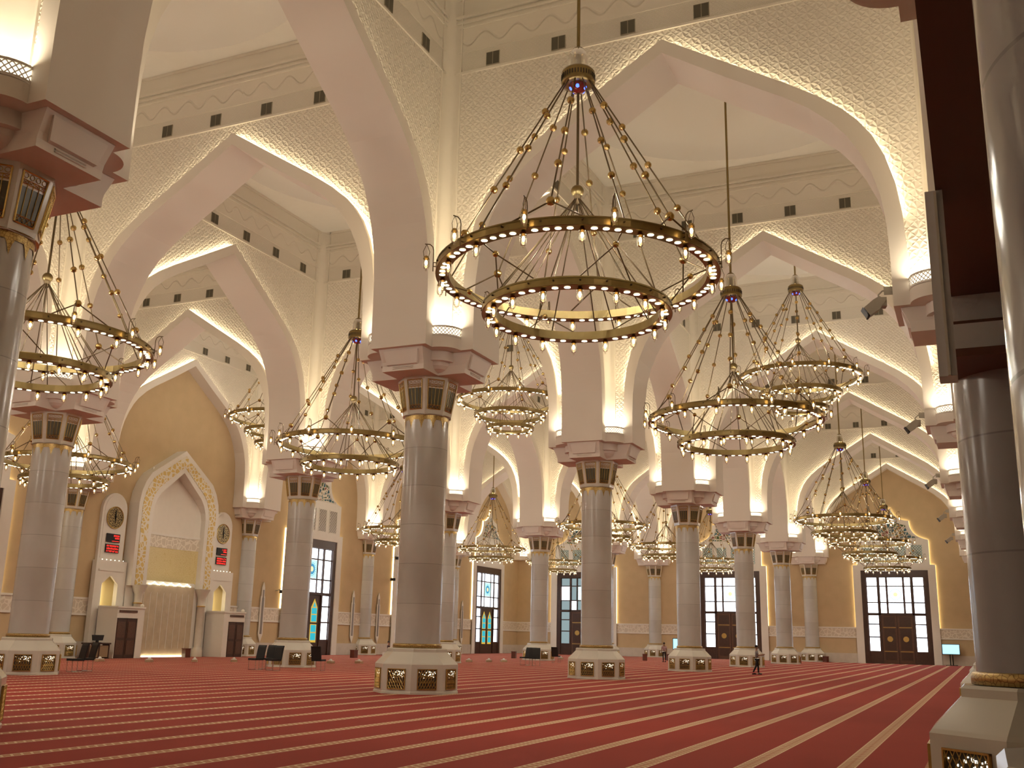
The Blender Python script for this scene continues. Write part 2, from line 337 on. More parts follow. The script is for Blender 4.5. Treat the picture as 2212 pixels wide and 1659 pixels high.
# ------------------------------------------------------------------ the hall: arches, piers, ceilings
B = 16.0; ZP = 9.88; E_, W_ = 2.0, 0.95; WP = 0.6; ZTOP = 22.4
INT = [(0, 18.53), (1.85, 17.33), (3.46, 16.34), (4.14, 15.86), (4.74, 15.30), (5.10, 14.84), (5.40, 14.32), (5.68, 13.66), (5.87, 12.95), (5.97, 12.1), (6.0, 11.2), (6.0, ZP)]
EXT = [(0, 18.99), (1.95, 17.76), (3.60, 16.73), (4.40, 16.18), (5.03, 15.66), (5.41, 15.24), (5.75, 14.74), (6.04, 14.08), (6.25, 13.3), (6.37, 12.4), (6.42, 11.3), (6.42, ZP)]
def arch_mesh():
    b = MB(); n = len(INT)
    for sgn in (1, -1):
        I = [(sgn*u, z) for u, z in INT]; X = [(sgn*u, z) for u, z in EXT]
        for i in range(n-1):
            a0, a1, c0, c1 = I[i], I[i+1], X[i], X[i+1]
            for t in (-W_, W_):
                b.add([(a0[0], t, a0[1]), (a1[0], t, a1[1]), (c1[0], t, c1[1]), (c0[0], t, c0[1])], [(0, 1, 2, 3)], 'arch_plaster')
            b.add([(a0[0], -W_, a0[1]), (a1[0], -W_, a1[1]), (a1[0], W_, a1[1]), (a0[0], W_, a0[1])], [(0, 1, 2, 3)], 'arch_plaster', smooth=(i > 1))
            for t0, t1 in ((-W_, -WP), (WP, W_)):
                b.add([(c0[0], t0, c0[1]), (c1[0], t0, c1[1]), (c1[0], t1, c1[1]), (c0[0], t1, c0[1])], [(0, 1, 2, 3)], 'arch_plaster')
            # cove lamp strip lying behind the archivolt
            if i < n-3:
                for s2 in (-1, 1):
                    t0, t1 = s2*(WP+0.03), s2*(WP+0.17)
                    nx, nz = (c1[1]-c0[1]), -(c1[0]-c0[0]); l = math.hypot(nx, nz); nx, nz = nx/l*0.02, nz/l*0.02
                    if nx*sgn < 0: nx, nz = -nx, -nz
                    b.add([(c0[0]+nx, t0, c0[1]+nz), (c1[0]+nx, t0, c1[1]+nz), (c1[0]+nx, t1, c1[1]+nz), (c0[0]+nx, t1, c0[1]+nz)], [(0, 1, 2, 3)], 'cove')
        # carved spandrel on both sides
        for t in (-WP, WP):
            for i in range(n-1):
                c0, c1 = X[i], X[i+1]
                q = [(c0[0], t, c0[1]), (c1[0], t, c1[1]), (sgn*max(abs(c1[0]), 0), t, ZTOP+0.4), (c0[0], t, ZTOP+0.4)]
                if abs(c1[0]-c0[0]) < 1e-4: continue
                b.add(q, [(0, 1, 2, 3)], 'pattern', uvs=[(p[0], p[2]) for p in q])
            q = [(sgn*6.42, t, ZP), (sgn*7.0, t, ZP), (sgn*7.0, t, ZTOP+0.4), (sgn*6.42, t, ZTOP+0.4)]
            b.add(q, [(0, 1, 2, 3)], 'pattern', uvs=[(p[0], p[2]) for p in q])
    # cornice line and the mouldings under the ceiling
    for t in (-1, 1):
        for z0, z1, d in ((19.5, 19.58, 0.05), (20.30, 20.34, 0.03), (21.22, 21.30, 0.04), (21.40, 21.48, 0.06), (21.58, 21.68, 0.09), (22.28, 22.4, 0.05)):
            y0, y1 = sorted((t*(WP-0.02), t*(WP+d)))
            b.box(-7.15, 7.15, y0, y1, z0, z1, 'plaster')
    return b.mesh('arch')
ARCH = arch_mesh()
def fillet_mesh():
    # the four plain concave corner flutes above a pier, with edging fillets
    b = MB(); R = 0.45
    for q in range(4):
        a = q*PI/2; ca, sa = math.cos(a), math.sin(a); rot = lambda x, y: (x*ca-y*sa, x*sa+y*ca)
        c = (WP+R, WP+R); pts = []
        for i in range(9):
            t = PI+PI/2*i/8; pts.append((c[0]+R*math.cos(t), c[1]+R*math.sin(t)))
        vs_ = [(*rot(*p), ZP) for p in pts]+[(*rot(*p), ZTOP+0.4) for p in pts]
        b.add(vs_, [(i, i+1, i+10, i+9) for i in range(8)], 'plaster', smooth=True)
        for x0, y0 in ((WP, WP+R), (WP+R, WP)):
            e = 0.05; p = [rot(x0-0.01, y0-0.01), rot(x0+e, y0-0.01), rot(x0+e, y0+e), rot(x0-0.01, y0+e)]
            b.add([(*k, ZP) for k in p]+[(*k, ZTOP) for k in p], [(0, 1, 5, 4), (1, 2, 6, 5), (2, 3, 7, 6), (3, 0, 4, 7)], 'plaster')
    # underside of the pier: cross with rounded corners
    for x0, x1, y0, y1 in ((-E_, E_, -W_, W_), (-W_, W_, -E_, -W_), (-W_, W_, W_, E_)):
        b.add([(x0, y0, ZP), (x1, y0, ZP), (x1, y1, ZP), (x0, y1, ZP)], [(3, 2, 1, 0)], 'corbel')
    for q in range(4):
        a = q*PI/2; pts = [(math.cos(a)*W_-math.sin(a)*W_, math.sin(a)*W_+math.cos(a)*W_)]
        for i in range(9):
            t = a+PI/2*i/8; pts.append((pts[0][0]+0.645*math.cos(t), pts[0][1]+0.645*math.sin(t)))
        b.add([(x, y, ZP) for x, y in pts], [tuple(range(10))], 'corbel')
        b.add([(x, y, ZP) for x, y in pts[1:]]+[(x, y, ZP+0.34) for x, y in pts[1:]], [(i, i+1, i+10, i+9) for i in range(8)], 'arch_plaster', smooth=True)
    return b.mesh('pier')
PIER = fillet_mesh()
def ceiling_mesh():
    b = MB(); n = 48; R = 6.75; h = 7.5; ring = [(R*math.cos(2*PI*i/n), R*math.sin(2*PI*i/n)) for i in range(n)]
    def sq(x, y):
        k = h/max(abs(x), abs(y)); return (x*k, y*k)
    for i in range(n):
        p, q = ring[i], ring[(i+1) % n]; P, Q = sq(*p), sq(*q)
        poly = [p, q, Q]
        if abs(abs(P[0])-abs(P[1])) > 1e-6 and (abs(P[0]) >= h-1e-6) != (abs(Q[0]) >= h-1e-6):
            poly.append((math.copysign(h, P[0]+Q[0]), math.copysign(h, P[1]+Q[1])))
        poly.append(P)
        b.add([(x, y, ZTOP) for x, y in poly], [tuple(range(len(poly)))], 'ceiling')
    prof = [(R, ZTOP), (R-0.06, ZTOP+0.12)]+[((R-0.1)*math.cos(t), ZTOP+0.12+1.9*math.sin(t)) for t in [i*PI/2/10 for i in range(1, 11)]]
    b.lathe(prof, 'dome', n)
    return b.mesh('ceiling')
CEIL = ceiling_mesh()
NX = 7
for n in range(0, NX+1):
    for m in (-1, 0, 1): struct(link('arch', ARCH, None, (n*B, m*B+8, 0), PI/2))
    for m in (-1, 0, 1, 2): struct(link('pier', PIER, None, (n*B, m*B, 0)))
for n in range(0, NX):
    for m in (-1, 0, 1, 2): struct(link('arch', ARCH, None, (n*B+8, m*B, 0)))
    for m in (-1, 0, 1): struct(link('ceiling', CEIL, None, (n*B+8, m*B+8, 0)))
YW, XW = 31.9, 111.9        # qibla wall and far end wall
struct(MB().box(-1, 113, -25, 33, -0.5, FZ, 'skirt').obj('floor'))
struct(MB().box(-0.8, 0, -24, 33, FZ, 24, 'plaster').obj('wall_back'))
struct(MB().box(-1, 113, -24.5, -24, FZ, 24, 'sand').obj('wall_right'))
struct(MB().box(-1, 113, -24.5, -16, 19.5, 20, 'ceiling').obj('ceiling'))
def walled(name, along, wall, a0, a1, holes):
    b = MB()
    def seg(u0, u1, z0, z1, m, d=0.0):
        if along == 'x': b.box(u0, u1, wall-d, wall+0.6, z0, z1, m)
        else: b.box(wall-d, wall+0.6, u0, u1, z0, z1, m)
    edges = sorted(holes); u = a0
    spans = []
    for c, hw in edges: spans.append((u, c-hw)); u = c+hw
    spans.append((u, a1))
    for u0, u1 in spans:
        seg(u0, u1, FZ, 0.7, 'skirt', 0.10); seg(u0, u1, 0.7, 2.15, 'sand'); seg(u0, u1, 2.15, 2.27, 'trim', 0.07); seg(u0, u1, 2.27, 3.05, 'dado', 0.03); seg(u0, u1, 3.05, 3.17, 'trim', 0.07); seg(u0, u1, 3.17, 8.6, 'sand')
    seg(a0, a1, 8.6, 24, 'sand')
    return struct(b.obj(name))
walled('wall_qibla', 'x', YW, -1, 113, [(x, 3.08) for x in (8, 24, 40, 72, 88, 104)])
walled('wall_far', 'y', XW, -25, 33, [(y, 3.08) for y in (-8, 8, 24)])
tag(MB().box(0.05, XW-0.12, -14.95, YW-0.12, FZ, FZ+0.02, 'carpet').obj('carpet'), 'red wall to wall prayer carpet with beige patterned row stripes', 'carpet')

# ------------------------------------------------------------------ columns
def octa(ap, z, a0=PI/8):
    R = ap/math.cos(PI/8); return [(R*math.cos(a0+i*PI/4), R*math.sin(a0+i*PI/4), z) for i in range(8)]
def octa_loft(b, levels, m):
    for (a, z0), (c, z1) in zip(levels, levels[1:]):
        b.add(octa(a, z0)+octa(c, z1), [(i, (i+1) % 8, (i+1) % 8+8, i+8) for i in range(8)], m)
    return b
def col_meshes():
    R = {}
    b = MB(); octa_loft(b, [(1.16, -0.20), (1.16, -0.14), (1.14, -0.12), (1.14, 0.62), (1.11, 0.66), (0.83, 0.96), (0.83, 1.04), (0.80, 1.07), (0.5, 1.07)], 'base_marble'); R['base'] = b.mesh('base')
    b = MB()   # base grille on +x face, local origin at face plane
    w, z0, z1 = 0.29, -0.07, 0.50
    b.box(-0.02, 0.004, -w, w, z0, z1, 'void'); rg = random.Random(3)
    for i in range(20):
        yy, zz, rr = rg.uniform(-.24, .24), z1-.05-abs(rg.gauss(0, .10)), rg.uniform(.006, .014)
        b.box(0.004, 0.010, yy-rr, yy+rr, zz-rr, zz+rr, 'grille_sparkle')  # scattered bright specks drawn as glints in the upper half
    for y0, y1, c0, c1 in ((-w, w, z1-0.02, z1), (-w, w, z0, z0+0.02), (-w, -w+0.02, z0, z1), (w-0.02, w, z0, z1)): b.box(0, 0.035, y0, y1, c0, c1, 'gold')
    nn = 7
    for i in range(nn+1):   # interlaced diagonal tracery
        for sg in (1, -1):
            y = -w+2*w*i/nn; pts = []
            p = (0.022, y, z0); dy = sg*2*w/nn*2; q = (0.022, max(-w, min(w, y+dy)), z0+(z1-z0)*(abs(max(-w, min(w, y+dy))-y)/abs(dy) if dy else 1)/2)
            b.tube(p, q, 0.006, 'gold', 4); b.tube((0.022, p[1], z1), (0.022, q[1], z1-(q[2]-z0)), 0.006, 'gold', 4)
    for i in range(1, nn):
        y = -w+2*w*i/nn
        for k in (0.36, 0.64): b.lathe([(0.035, 0.017), (0.045, 0.024)], 'gold', 6) if False else b.tube((0.02, y-0.03, z0+(z1-z0)*k), (0.02, y+0.03, z0+(z1-z0)*k), 0.007, 'gold', 4)
        b.tube((0.02, y, z0+0.08), (0.02, y, z1-0.08), 0.005, 'gold', 4)
    R['grille'] = b.mesh('base_grille')
    b = MB(); b.lathe([(0.70, 1.07), (0.735, 1.08), (0.735, 1.16), (0.72, 1.19), (0.68, 1.20)], 'collar', 40); R['ring'] = b.mesh('gilt_ring')
    b = MB(); b.lathe([(0.68, 1.18), (0.68, 8.0)], 'shaft', 48); R['shaft'] = b.mesh('shaft')
    b = MB()   # scalloped gilt collar
    nS = 12; vs_, fs = [], []; k = 0
    for i in range(nS*8):
        t = (i % 8)/8; drop = 0.10+0.24*max(0, 1-abs(t-0.5)*5) + (0.05 if abs(t-0.5) < 0.09 else 0) - 0.0
        a = 2*PI*i/(nS*8); vs_ += [(0.69*math.cos(a), 0.69*math.sin(a), 8.06), (0.687*math.cos(a), 0.697*math.sin(a), 8.0-drop)]
    NN = nS*8
    b.add(vs_, [(2*i, 2*i+1, (2*i+3) % (2*NN), (2*i+2) % (2*NN)) for i in range(NN)], 'collar'); b.lathe([(0.68, 8.06), (0.76, 8.06)], 'gold', 32)
    R['collar'] = b.mesh('gilt_collar')
    b = MB(); octa_loft(b, [(0.5, 8.04), (0.70, 8.04), (0.715, 8.16), (0.90, 9.26)], 'base_marble'); R['capital'] = b.mesh('capital')
    b = MB()   # glazed lattice pane lying on the flared +x face (from (0.83,8.22) to (1.09,9.14))
    def P(y, t, d): # t 0..1 up the face
        x = 0.722+0.15*t; z = 8.22+0.90*t; nrm = (0.986, -0.165); return (x+nrm[0]*d, y*(0.205+0.055*t)/0.26*1.0, z+nrm[1]*d)
    q = [P(-0.26, 0, 0.004), P(0.26, 0, 0.004), P(0.26, 1, 0.004), P(-0.26, 1, 0.004)]
    b.add(q, [(0, 1, 2, 3)], 'dark_glass')
    fr = [P(-0.26, 0, 0.012), P(0.26, 0, 0.012), P(0.26, 1, 0.012), P(-0.26, 1, 0.012)]
    for i in range(4): b.tube(fr[i], fr[(i+1) % 4], 0.016, 'gold', 4)
    for k in range(1, 4):
        y = -0.26+0.52*k/4; b.tube(P(y, 0.14, 0.012), P(y, 0.84, 0.012), 0.008, 'gold', 4)
    for t in (0.14, 0.76, 0.84): b.tube(P(-0.26, t, 0.012), P(0.26, t, 0.012), 0.008, 'gold', 4)
    for k in range(4):
        y0, y1 = -0.26+0.13*k, -0.13+0.13*k
        b.tube(P(y0, 0.0, .012), P(y1, 0.14, .012), 0.006, 'gold', 4); b.tube(P(y1, 0.0, .012), P(y0, 0.14, .012), 0.006, 'gold', 4)
        b.tube(P(y0, 0.76, .012), P(y1, 0.84, .012), 0.006, 'gold', 4); b.tube(P(y1, 0.76, .012), P(y0, 0.84, .012), 0.006, 'gold', 4)
        pts = [P((y0+y1)/2+0.05*math.cos(a), 0.92+0.05*math.sin(a), .012) for a in [i*PI/4 for i in range(9)]]; b.path(pts, 0.006, 'gold', 4)
    R['pane'] = b.mesh('lattice_pane')
    b = MB()   # cross-shaped corbel block with flaring arms
    z0, z1 = 9.22, ZP; e0, w0 = 1.64, 0.72
    cross = lambda E1, W1: [(E1, -W1), (E1, W1), (W1, W1), (W1, E1), (-W1, E1), (-W1, W1), (-E1, W1), (-E1, -W1), (-W1, -W1), (-W1, -E1), (W1, -E1), (W1, -W1)]
    b.add([(x, y, z0) for x, y in cross(e0, w0)], [tuple(reversed(range(12)))], 'corbel')
    prof = [(e0, w0, z0), (e0, w0, z0+0.16), (e0+0.03, w0, z0+0.28), (e0+0.12, w0+0.02, z0+0.48), (e0+0.20, w0+0.04, ZP)]
    for (ea, wa, za), (eb, wb, zb) in zip(prof, prof[1:]):
        b.add([(x, y, za) for x, y in cross(ea, wa)]+[(x, y, zb) for x, y in cross(eb, wb)], [(i, (i+1) % 12, (i+1) % 12+12, i+12) for i in range(12)], 'corbel')
    for q in range(4):
        a = q*PI/2; rot = lambda x, y, z: (x*math.cos(a)-y*math.sin(a), x*math.sin(a)+y*math.cos(a), z)
        # trapezoid panel and ribs on the arm end
        x = e0+0.03
        b.add([rot(x+0.05, -0.52, z0+0.18), rot(x+0.05, 0.52, z0+0.18), rot(x+0.17, 0.60, z0+0.58), rot(x+0.17, -0.60, z0+0.58), rot(x-.1, -0.50, z0+0.14), rot(x-.1, 0.50, z0+0.14), rot(x, 0.64, z0+0.62), rot(x, -0.64, z0+0.62)],
              [(0, 1, 2, 3), (0, 4, 5, 1), (1, 5, 6, 2), (2, 6, 7, 3), (3, 7, 4, 0)], 'corbel')
        for z in (z0+0.07, z0+0.12): b.tube(rot(e0+0.012, -0.34, z), rot(e0+0.012, 0.34, z), 0.014, 'corbel', 4)
        # corner: quarter drum and pendant bowl
        c = (w0-0.02, w0-0.02)
        for rr, za, zb in ((0.55, z0+0.36, ZP),):
            pts = [(c[0]+rr*math.cos(t), c[1]+rr*math.sin(t)) for t in [PI/2*i/6 for i in range(7)]]
            b.add([rot(px, py, za) for px, py in pts]+[rot(px, py, zb) for px, py in pts], [(i, i+1, i+8, i+7) for i in range(6)], 'corbel', True)
            b.add([rot(*c, za)]+[rot(px, py, za) for px, py in pts], [tuple(reversed(range(8)))], 'corbel')
        for k in range(4):
            t0, t1 = k/4*PI/2, (k+1)/4*PI/2
            pa = [rot(c[0]+0.40*math.cos(t0)*math.cos(t), c[1]+0.40*math.cos(t0)*math.sin(t), z0+0.36-0.30*math.sin(t0)) for t in [PI/2*i/6 for i in range(7)]]
            pb = [rot(c[0]+0.40*math.cos(t1)*math.cos(t), c[1]+0.40*math.cos(t1)*math.sin(t), z0+0.36-0.30*math.sin(t1)) for t in [PI/2*i/6 for i in range(7)]]
            b.add(pa+pb, [(i, i+1, i+8, i+7) for i in range(6)], 'corbel', True)
    R['corbel'] = b.mesh('corbel')
    return R
CM = col_meshes()
def column(n, m, label, group, wall=None):
    t = thing('column', label, 'column', (n*B, m*B, 0), 0, group)
    for k in ('base', 'ring', 'shaft', 'collar', 'capital', 'corbel'): link(CM[k].name, CM[k], t)
    for i in range(8):
        a = i*PI/4
        if wall == 'y' and math.sin(a) > 0.1: continue
        if wall == 'x' and math.cos(a) > 0.1: continue
        link('base_grille', CM['grille'], t, (1.142*math.cos(a), 1.142*math.sin(a), 0), a)
        link('lattice_pane', CM['pane'], t, (0, 0, 0), a)
    return t
RN = {-1: 'hall edge row at the right', 0: 'front row', 1: 'second row', 2: 'row against the mihrab wall'}
for n in range(1, 8):
    column(n, 0, ['Big marble column at the far left edge with flaring cross shaped capital', 'Large marble column in the centre of the picture, nearest whole one', 'Marble column just right of the large central column', 'Marble column with blue screen beside it, right of the column pair in front', 'Marble column behind the walking person in grey shirt', 'Sixth marble column of the front row, slimmer looking and far off', 'Far marble column of the front row standing against the end wall'][n-1], 'front row of marble columns', 'x' if n == 7 else None)
for n in range(2, 8):
    column(n, 1, {2: 'Tall marble column at the left with two black chairs at its right', 3: 'Marble column at left centre with black chairs on both sides', 4: 'Marble column mostly hidden behind the large central column', 5: 'Marble column with folded black wheelchair shaped seats at its base', 6: 'Marble column of second row almost hidden by a nearer column', 7: 'Second row marble column standing at the end wall left of the far door'}[n], 'second row of marble columns', 'x' if n == 7 else None)
for n in range(3, 7):
    column(n, 2, {3: 'Wall column left of the mihrab beside the left clock', 4: 'Wall column right of the mihrab niche', 5: 'Wall column between two slit niches, right of the stained glass door', 6: 'Wall column just left of the narrow glass door behind the central column'}[n], 'wall columns along the mihrab wall', 'y')
for n in range(2, 8):
    column(n, -1, 'Marble column along the right edge arcade, ' + ORD[n-2] + ' from the camera', 'right edge arcade columns', 'x' if n == 7 else None)

# sconces in the pier corners
def sconce_mesh():
    b = MB(); c = (0.95, 0.95); z0, z1 = 10.24, 10.56; r = 0.65
    A = [PI/2*i/10 for i in range(11)]
    P = lambda t, rr, z: (c[0]+rr*math.cos(t), c[1]+rr*math.sin(t), z)
    b.add([P(t, r-0.05, z0) for t in A]+[P(t, r-0.05, z1-0.02) for t in A], [(i, i+1, i+12, i+11) for i in range(10)], 'sconce_holes')
    b.add([P(0, 0, z1-0.03)]+[P(t, r-0.05, z1-0.03) for t in A], [tuple(range(12))], 'sconce')
    for z, h in ((z0, 0.05), (z1-0.05, 0.05)):
        for a, d in zip(A, A[1:]):
            b.add([P(a, r, z), P(d, r, z), P(d, r, z+h), P(a, r, z+h)], [(0, 1, 2, 3)], 'trim'); b.add([P(a, r-0.07, z+h), P(d, r-0.07, z+h), P(d, r, z+h), P(a, r, z+h)], [(0, 1, 2, 3)], 'trim')
            b.add([P(a, r-0.07, z), P(d, r-0.07, z), P(d, r, z), P(a, r, z)], [(0, 1, 2, 3)], 'trim')
    k = 9
    for i in range(k+1):
        for sg in (1, -1):
            t0 = PI/2*i/k; pts = []
            for s in range(5):
                t = t0+sg*PI/2/k*2*s/4
                if -1e-6 <= t <= PI/2+1e-6: pts.append(P(t, r-0.01, z0+0.04+(z1-z0-0.08)*s/4))
            b.path(pts, 0.013, 'trim', 4)
    b.lathe([(r-0.02, z0), (r-0.12, z0-0.16), (0.45, z0-0.30), (0.3, ZP)], 'arch_plaster', 10, c[0], c[1], 0, False, True, PI/2)
    return b.mesh('sconce_bowl')
SCM = sconce_mesh()
QN = {0: 'far right', 1: 'far left', 2: 'near left', 3: 'near right'}
for n in range(0, 8):
    for m in (-1, 0, 1, 2):
        for q in range(4):
            a = q*PI/2; sx, sy = [(1, 1), (-1, 1), (-1, -1), (1, -1)][q]
            if (n == 7 and sx > 0) or (n == 0 and sx < 0) or (m == 2 and sy > 0) or (m == -1 and sy < 0): continue
            p = (n*B+sx*1.3, m*B+sy*1.3, 10.5)
            rn = {-1: 'right edge arcade', 0: 'front row', 1: 'second row', 2: 'mihrab wall row'}[m]
            tag(link('wall_sconce', SCM, None, (n*B, m*B, 0), a), 'glowing lattice uplight on the ' + QN[q] + ' corner of the ' + (ORD[n-1] if n else 'rearmost') + ' pier, ' + rn, 'wall light', 'lattice uplights in the pier corners')

# air vents under the ceiling
vm = MB(); vm.box(-0.24, 0.24, -0.025, 0.02, -0.235, 0.235, 'vent_frame'); vm.box(-0.225, -0.012, -0.03, 0, -0.22, 0.22, 'vent_dark'); vm.box(0.012, 0.225, -0.03, 0, -0.22, 0.22, 'vent_dark')
for i in range(9):
    z = -0.2+0.05*i; vm.box(-0.225, -0.012, -0.04, -0.03, z-0.008, z+0.008, 'vent_frame') if False else None
VENT = vm.mesh('air_vent')
for n in range(1, 8):
    for m in (-1, 0, 1):
        for k in range(6):
            y = m*B+8+(5.77-2.308*k); p = (n*B-WP, y, 19.88)
            if in_frame(p, 10): tag(link('air_vent', VENT, None, p, -PI/2), 'square dark air vent, ' + ORD[k] + ' from left above cross arch ' + ORD[n-1] + ' of the ' + {-1: 'right nave', 0: 'middle nave', 1: 'mihrab side nave'}[m], 'air vent', 'air vents above the cross arches')
for n in range(0, 7):
    for m in (0, 1, 2):
        for k in range(6):
            x = n*B+8+(-5.77+2.308*k); p = (x, m*B-WP, 19.88)
            if in_frame(p, 10): tag(link('air_vent', VENT, None, p, 0), 'square dark air vent, ' + ORD[k] + ' from left above side arch ' + ORD[n] + ' of the ' + {0: 'front row', 1: 'second row', 2: 'mihrab wall'}[m], 'air vent', 'air vents above the side arches')

# ------------------------------------------------------------------ chandeliers (origin at the hub ball, heights relative)
Z0 = 11.05
def ring_mesh(name, R, z, wd=0.28, h=0.185, discs=None):
    b = MB(); Ri = R-wd
    b.lathe([(Ri, z+h), (Ri, z), (R, z), (R, z+h), (Ri, z+h)], 'brass', 72, smooth=False)
    b.lathe([(R+0.012, z+h-0.03), (R+0.012, z+h), (R-0.01, z+h+0.012)], 'brass', 72); b.lathe([(R, z), (R+0.012, z), (R+0.012, z+0.025), (R, z+0.03)], 'brass', 72)
    for i in range(24):
        a = 2*PI*(i+.5)/24; c, s = math.cos(a), math.sin(a); b.tube((R*c, R*s, z+0.11), ((R+.03)*c, (R+.03)*s, z+0.11), 0.02, 'rod', 6, True)
    if discs:
        for a in discs: b.disc((R-wd/2)*math.cos(a), (R-wd/2)*math.sin(a), z-0.006, 0.066, 'disc', 10, False)
    return b.mesh(name)
def lamp_mb(b, x, y, z, k=1.3):
    b.lathe([(0.03*k, z), (0.045*k, z-0.02*k), (0.055*k, z-0.05*k)], 'bead', 8, x, y)
    b.lathe([(0.058*k, z-0.05*k), (0.058*k, z-0.17*k), (0.04*k, z-0.215*k), (0.0, z-0.23*k)], 'glass', 8, x, y)
    b.ball((x, y, z-0.115*k), 0.026*k, 'flame', 8, 1.9); b.ball((x, y, z-0.245*k), 0.016*k, 'glass', 6)
    return b
def slots(R, nl, nd):
    tot = nl*(nd+1); L, D = [], []
    for i in range(tot):
        (L if i % (nd+1) == 0 else D).append(2*PI*i/tot)
    return L, D
ZR1, ZR2, ZR3 = 8.98-Z0, 8.15-Z0, 7.40-Z0
R1, R2, R3 = 3.05, 2.03, 1.34
L1, D1 = slots(R1, 16, 4); L2, D2 = slots(R2, 16, 2); L3, D3 = slots(R3, 12, 2)
RING1 = ring_mesh('ring', R1, ZR1); RING2 = ring_mesh('ring', R2, ZR2); RING3 = ring_mesh('ring', R3, ZR3)
RING1D = ring_mesh('ring_lit', R1, ZR1, discs=D1); RING2D = ring_mesh('ring_lit', R2, ZR2, discs=D2); RING3D = ring_mesh('ring_lit', R3, ZR3, discs=D3)
def stem_mesh(top):
    b = MB(); b.tube((0, 0, 3.3), (0, 0, top), 0.042, 'brass', 8); b.lathe([(0.04, top-0.35), (0.3, top-0.12), (0.32, top)], 'brass', 16); b.tube((0, 0, 0.1), (0, 0, 2.4), 0.032, 'rod', 8); return b.mesh('stem')
STEM = stem_mesh(ZTOP+2.03-Z0); STEM_S = stem_mesh(ZTOP+2.03-Z0-5.38)
b = MB(); b.lathe([(0.14, 0.0), (0.14, 0.0)], 'brass', 4); b = MB(); b.ball((0, 0, 0), 0.145, 'brass', 20); b.lathe([(0.10, -0.11), (0.07, -0.2), (0.05, -0.3), (0.0, -0.33)], 'rod', 12); HUB = b.mesh('hub_ball')
b = MB(); b.lathe([(0.20, 2.98), (0.33, 2.96), (0.38, 2.90), (0.375, 2.86), (0.375, 2.68), (0.385, 2.66), (0.38, 2.62), (0.30, 2.60), (0.0, 2.60)], 'brass', 36)
for i in range(36):
    a = 2*PI*i/36; b.tube((0.378*math.cos(a), 0.378*math.sin(a), 2.72), (0.378*math.cos(a), 0.378*math.sin(a), 2.83), 0.014, 'void', 4)
CROWN = b.mesh('crown')
b = MB(); b.lathe([(0.235, 2.96), (0.235, 3.24), (0.21, 3.38), (0.15, 3.48), (0.10, 3.52)], 'glass_dome', 20); b.lathe([(0.155, 3.475), (0.11, 3.53), (0.05, 3.57)], 'brass', 16); b.lathe([(0.07, 2.96), (0.07, 3.5)], 'brass', 10); b.ball((0.1, 0, 3.02), 0.03, 'flame', 8); b.ball((-0.1, 0, 3.02), 0.03, 'flame', 8); b.ball((0, -0.1, 3.02), 0.03, 'flame', 8); GDOME = b.mesh('glass_dome')
b = MB(); b.lathe([(0.22, 2.60), (0.20, 2.52), (0.13, 2.44), (0.0, 2.40)], 'red_glass', 12)
for i in range(5):
    a = 2*PI*i/5+.9; b.ball((0.15*math.cos(a), 0.15*math.sin(a), 2.52), 0.058, 'blue_glow', 8)
BOWL = b.mesh('coloured_glass_bowl')
def rod_y():
    b = MB(); p0 = Vector((0.33, 0, 2.60)); p1 = Vector((R1-0.55, 0, ZR1+0.75)); b.tube(p0, p1, 0.018, 'rod', 5)
    for k, t in enumerate((0.12, 0.38, 0.64)): b.ball(p0.lerp(p1, t+0.08), 0.088, 'bead', 10)
    b.ball(p1, 0.10, 'bead', 10)
    for s in (1, -1):
        a = s*0.26; b.tube(p1, ((R1-0.14)*math.cos(a), (R1-0.14)*math.sin(a), ZR1+0.22), 0.018, 'rod', 5)
    return b
def rod_s():
    b = MB(); p0 = Vector((0.33, 0, 2.60)); p1 = Vector((R1-0.14, 0, ZR1+0.22)); b.tube(p0, p1, 0.018, 'rod', 5)
    for t in (0.26, 0.48, 0.72): b.ball(p0.lerp(p1, t), 0.08, 'bead', 10)
    # ball below the ring with struts to the middle ring
    q = Vector((R1-0.62, 0, ZR1-0.10)); b.ball(q, 0.07, 'bead', 8); b.tube(q, (R1-0.2, 0, ZR1+0.05), 0.015, 'rod', 5)
    for s in (1, -1):
        a = s*0.30; b.tube(q, ((R2-0.14)*math.cos(a), (R2-0.14)*math.sin(a), ZR2+0.2), 0.015, 'rod', 5)
    return b
def rod_h():
    b = MB()
    for a in (-0.12, 0.12): b.tube((0.05, 0, -0.18), ((R2-0.14)*math.cos(a), (R2-0.14)*math.sin(a), ZR2+0.2), 0.015, 'rod', 5)
    return b
def rod_3():
    b = MB()
    for a in (-0.2, 0.2): b.tube(((R2-0.14), 0, ZR2+0.05), ((R3-0.1)*math.cos(a), (R3-0.1)*math.sin(a), ZR3+0.2), 0.015, 'rod', 5)
    b.tube((0.04, 0, -0.2), (R3-0.14, 0, ZR3+0.2), 0.012, 'rod', 4)
    return b
RODY, RODS, RODH, ROD3 = rod_y().mesh('beaded_rod'), rod_s().mesh('straight_rod'), rod_h().mesh('hub_rod'), rod_3().mesh('lower_rod')
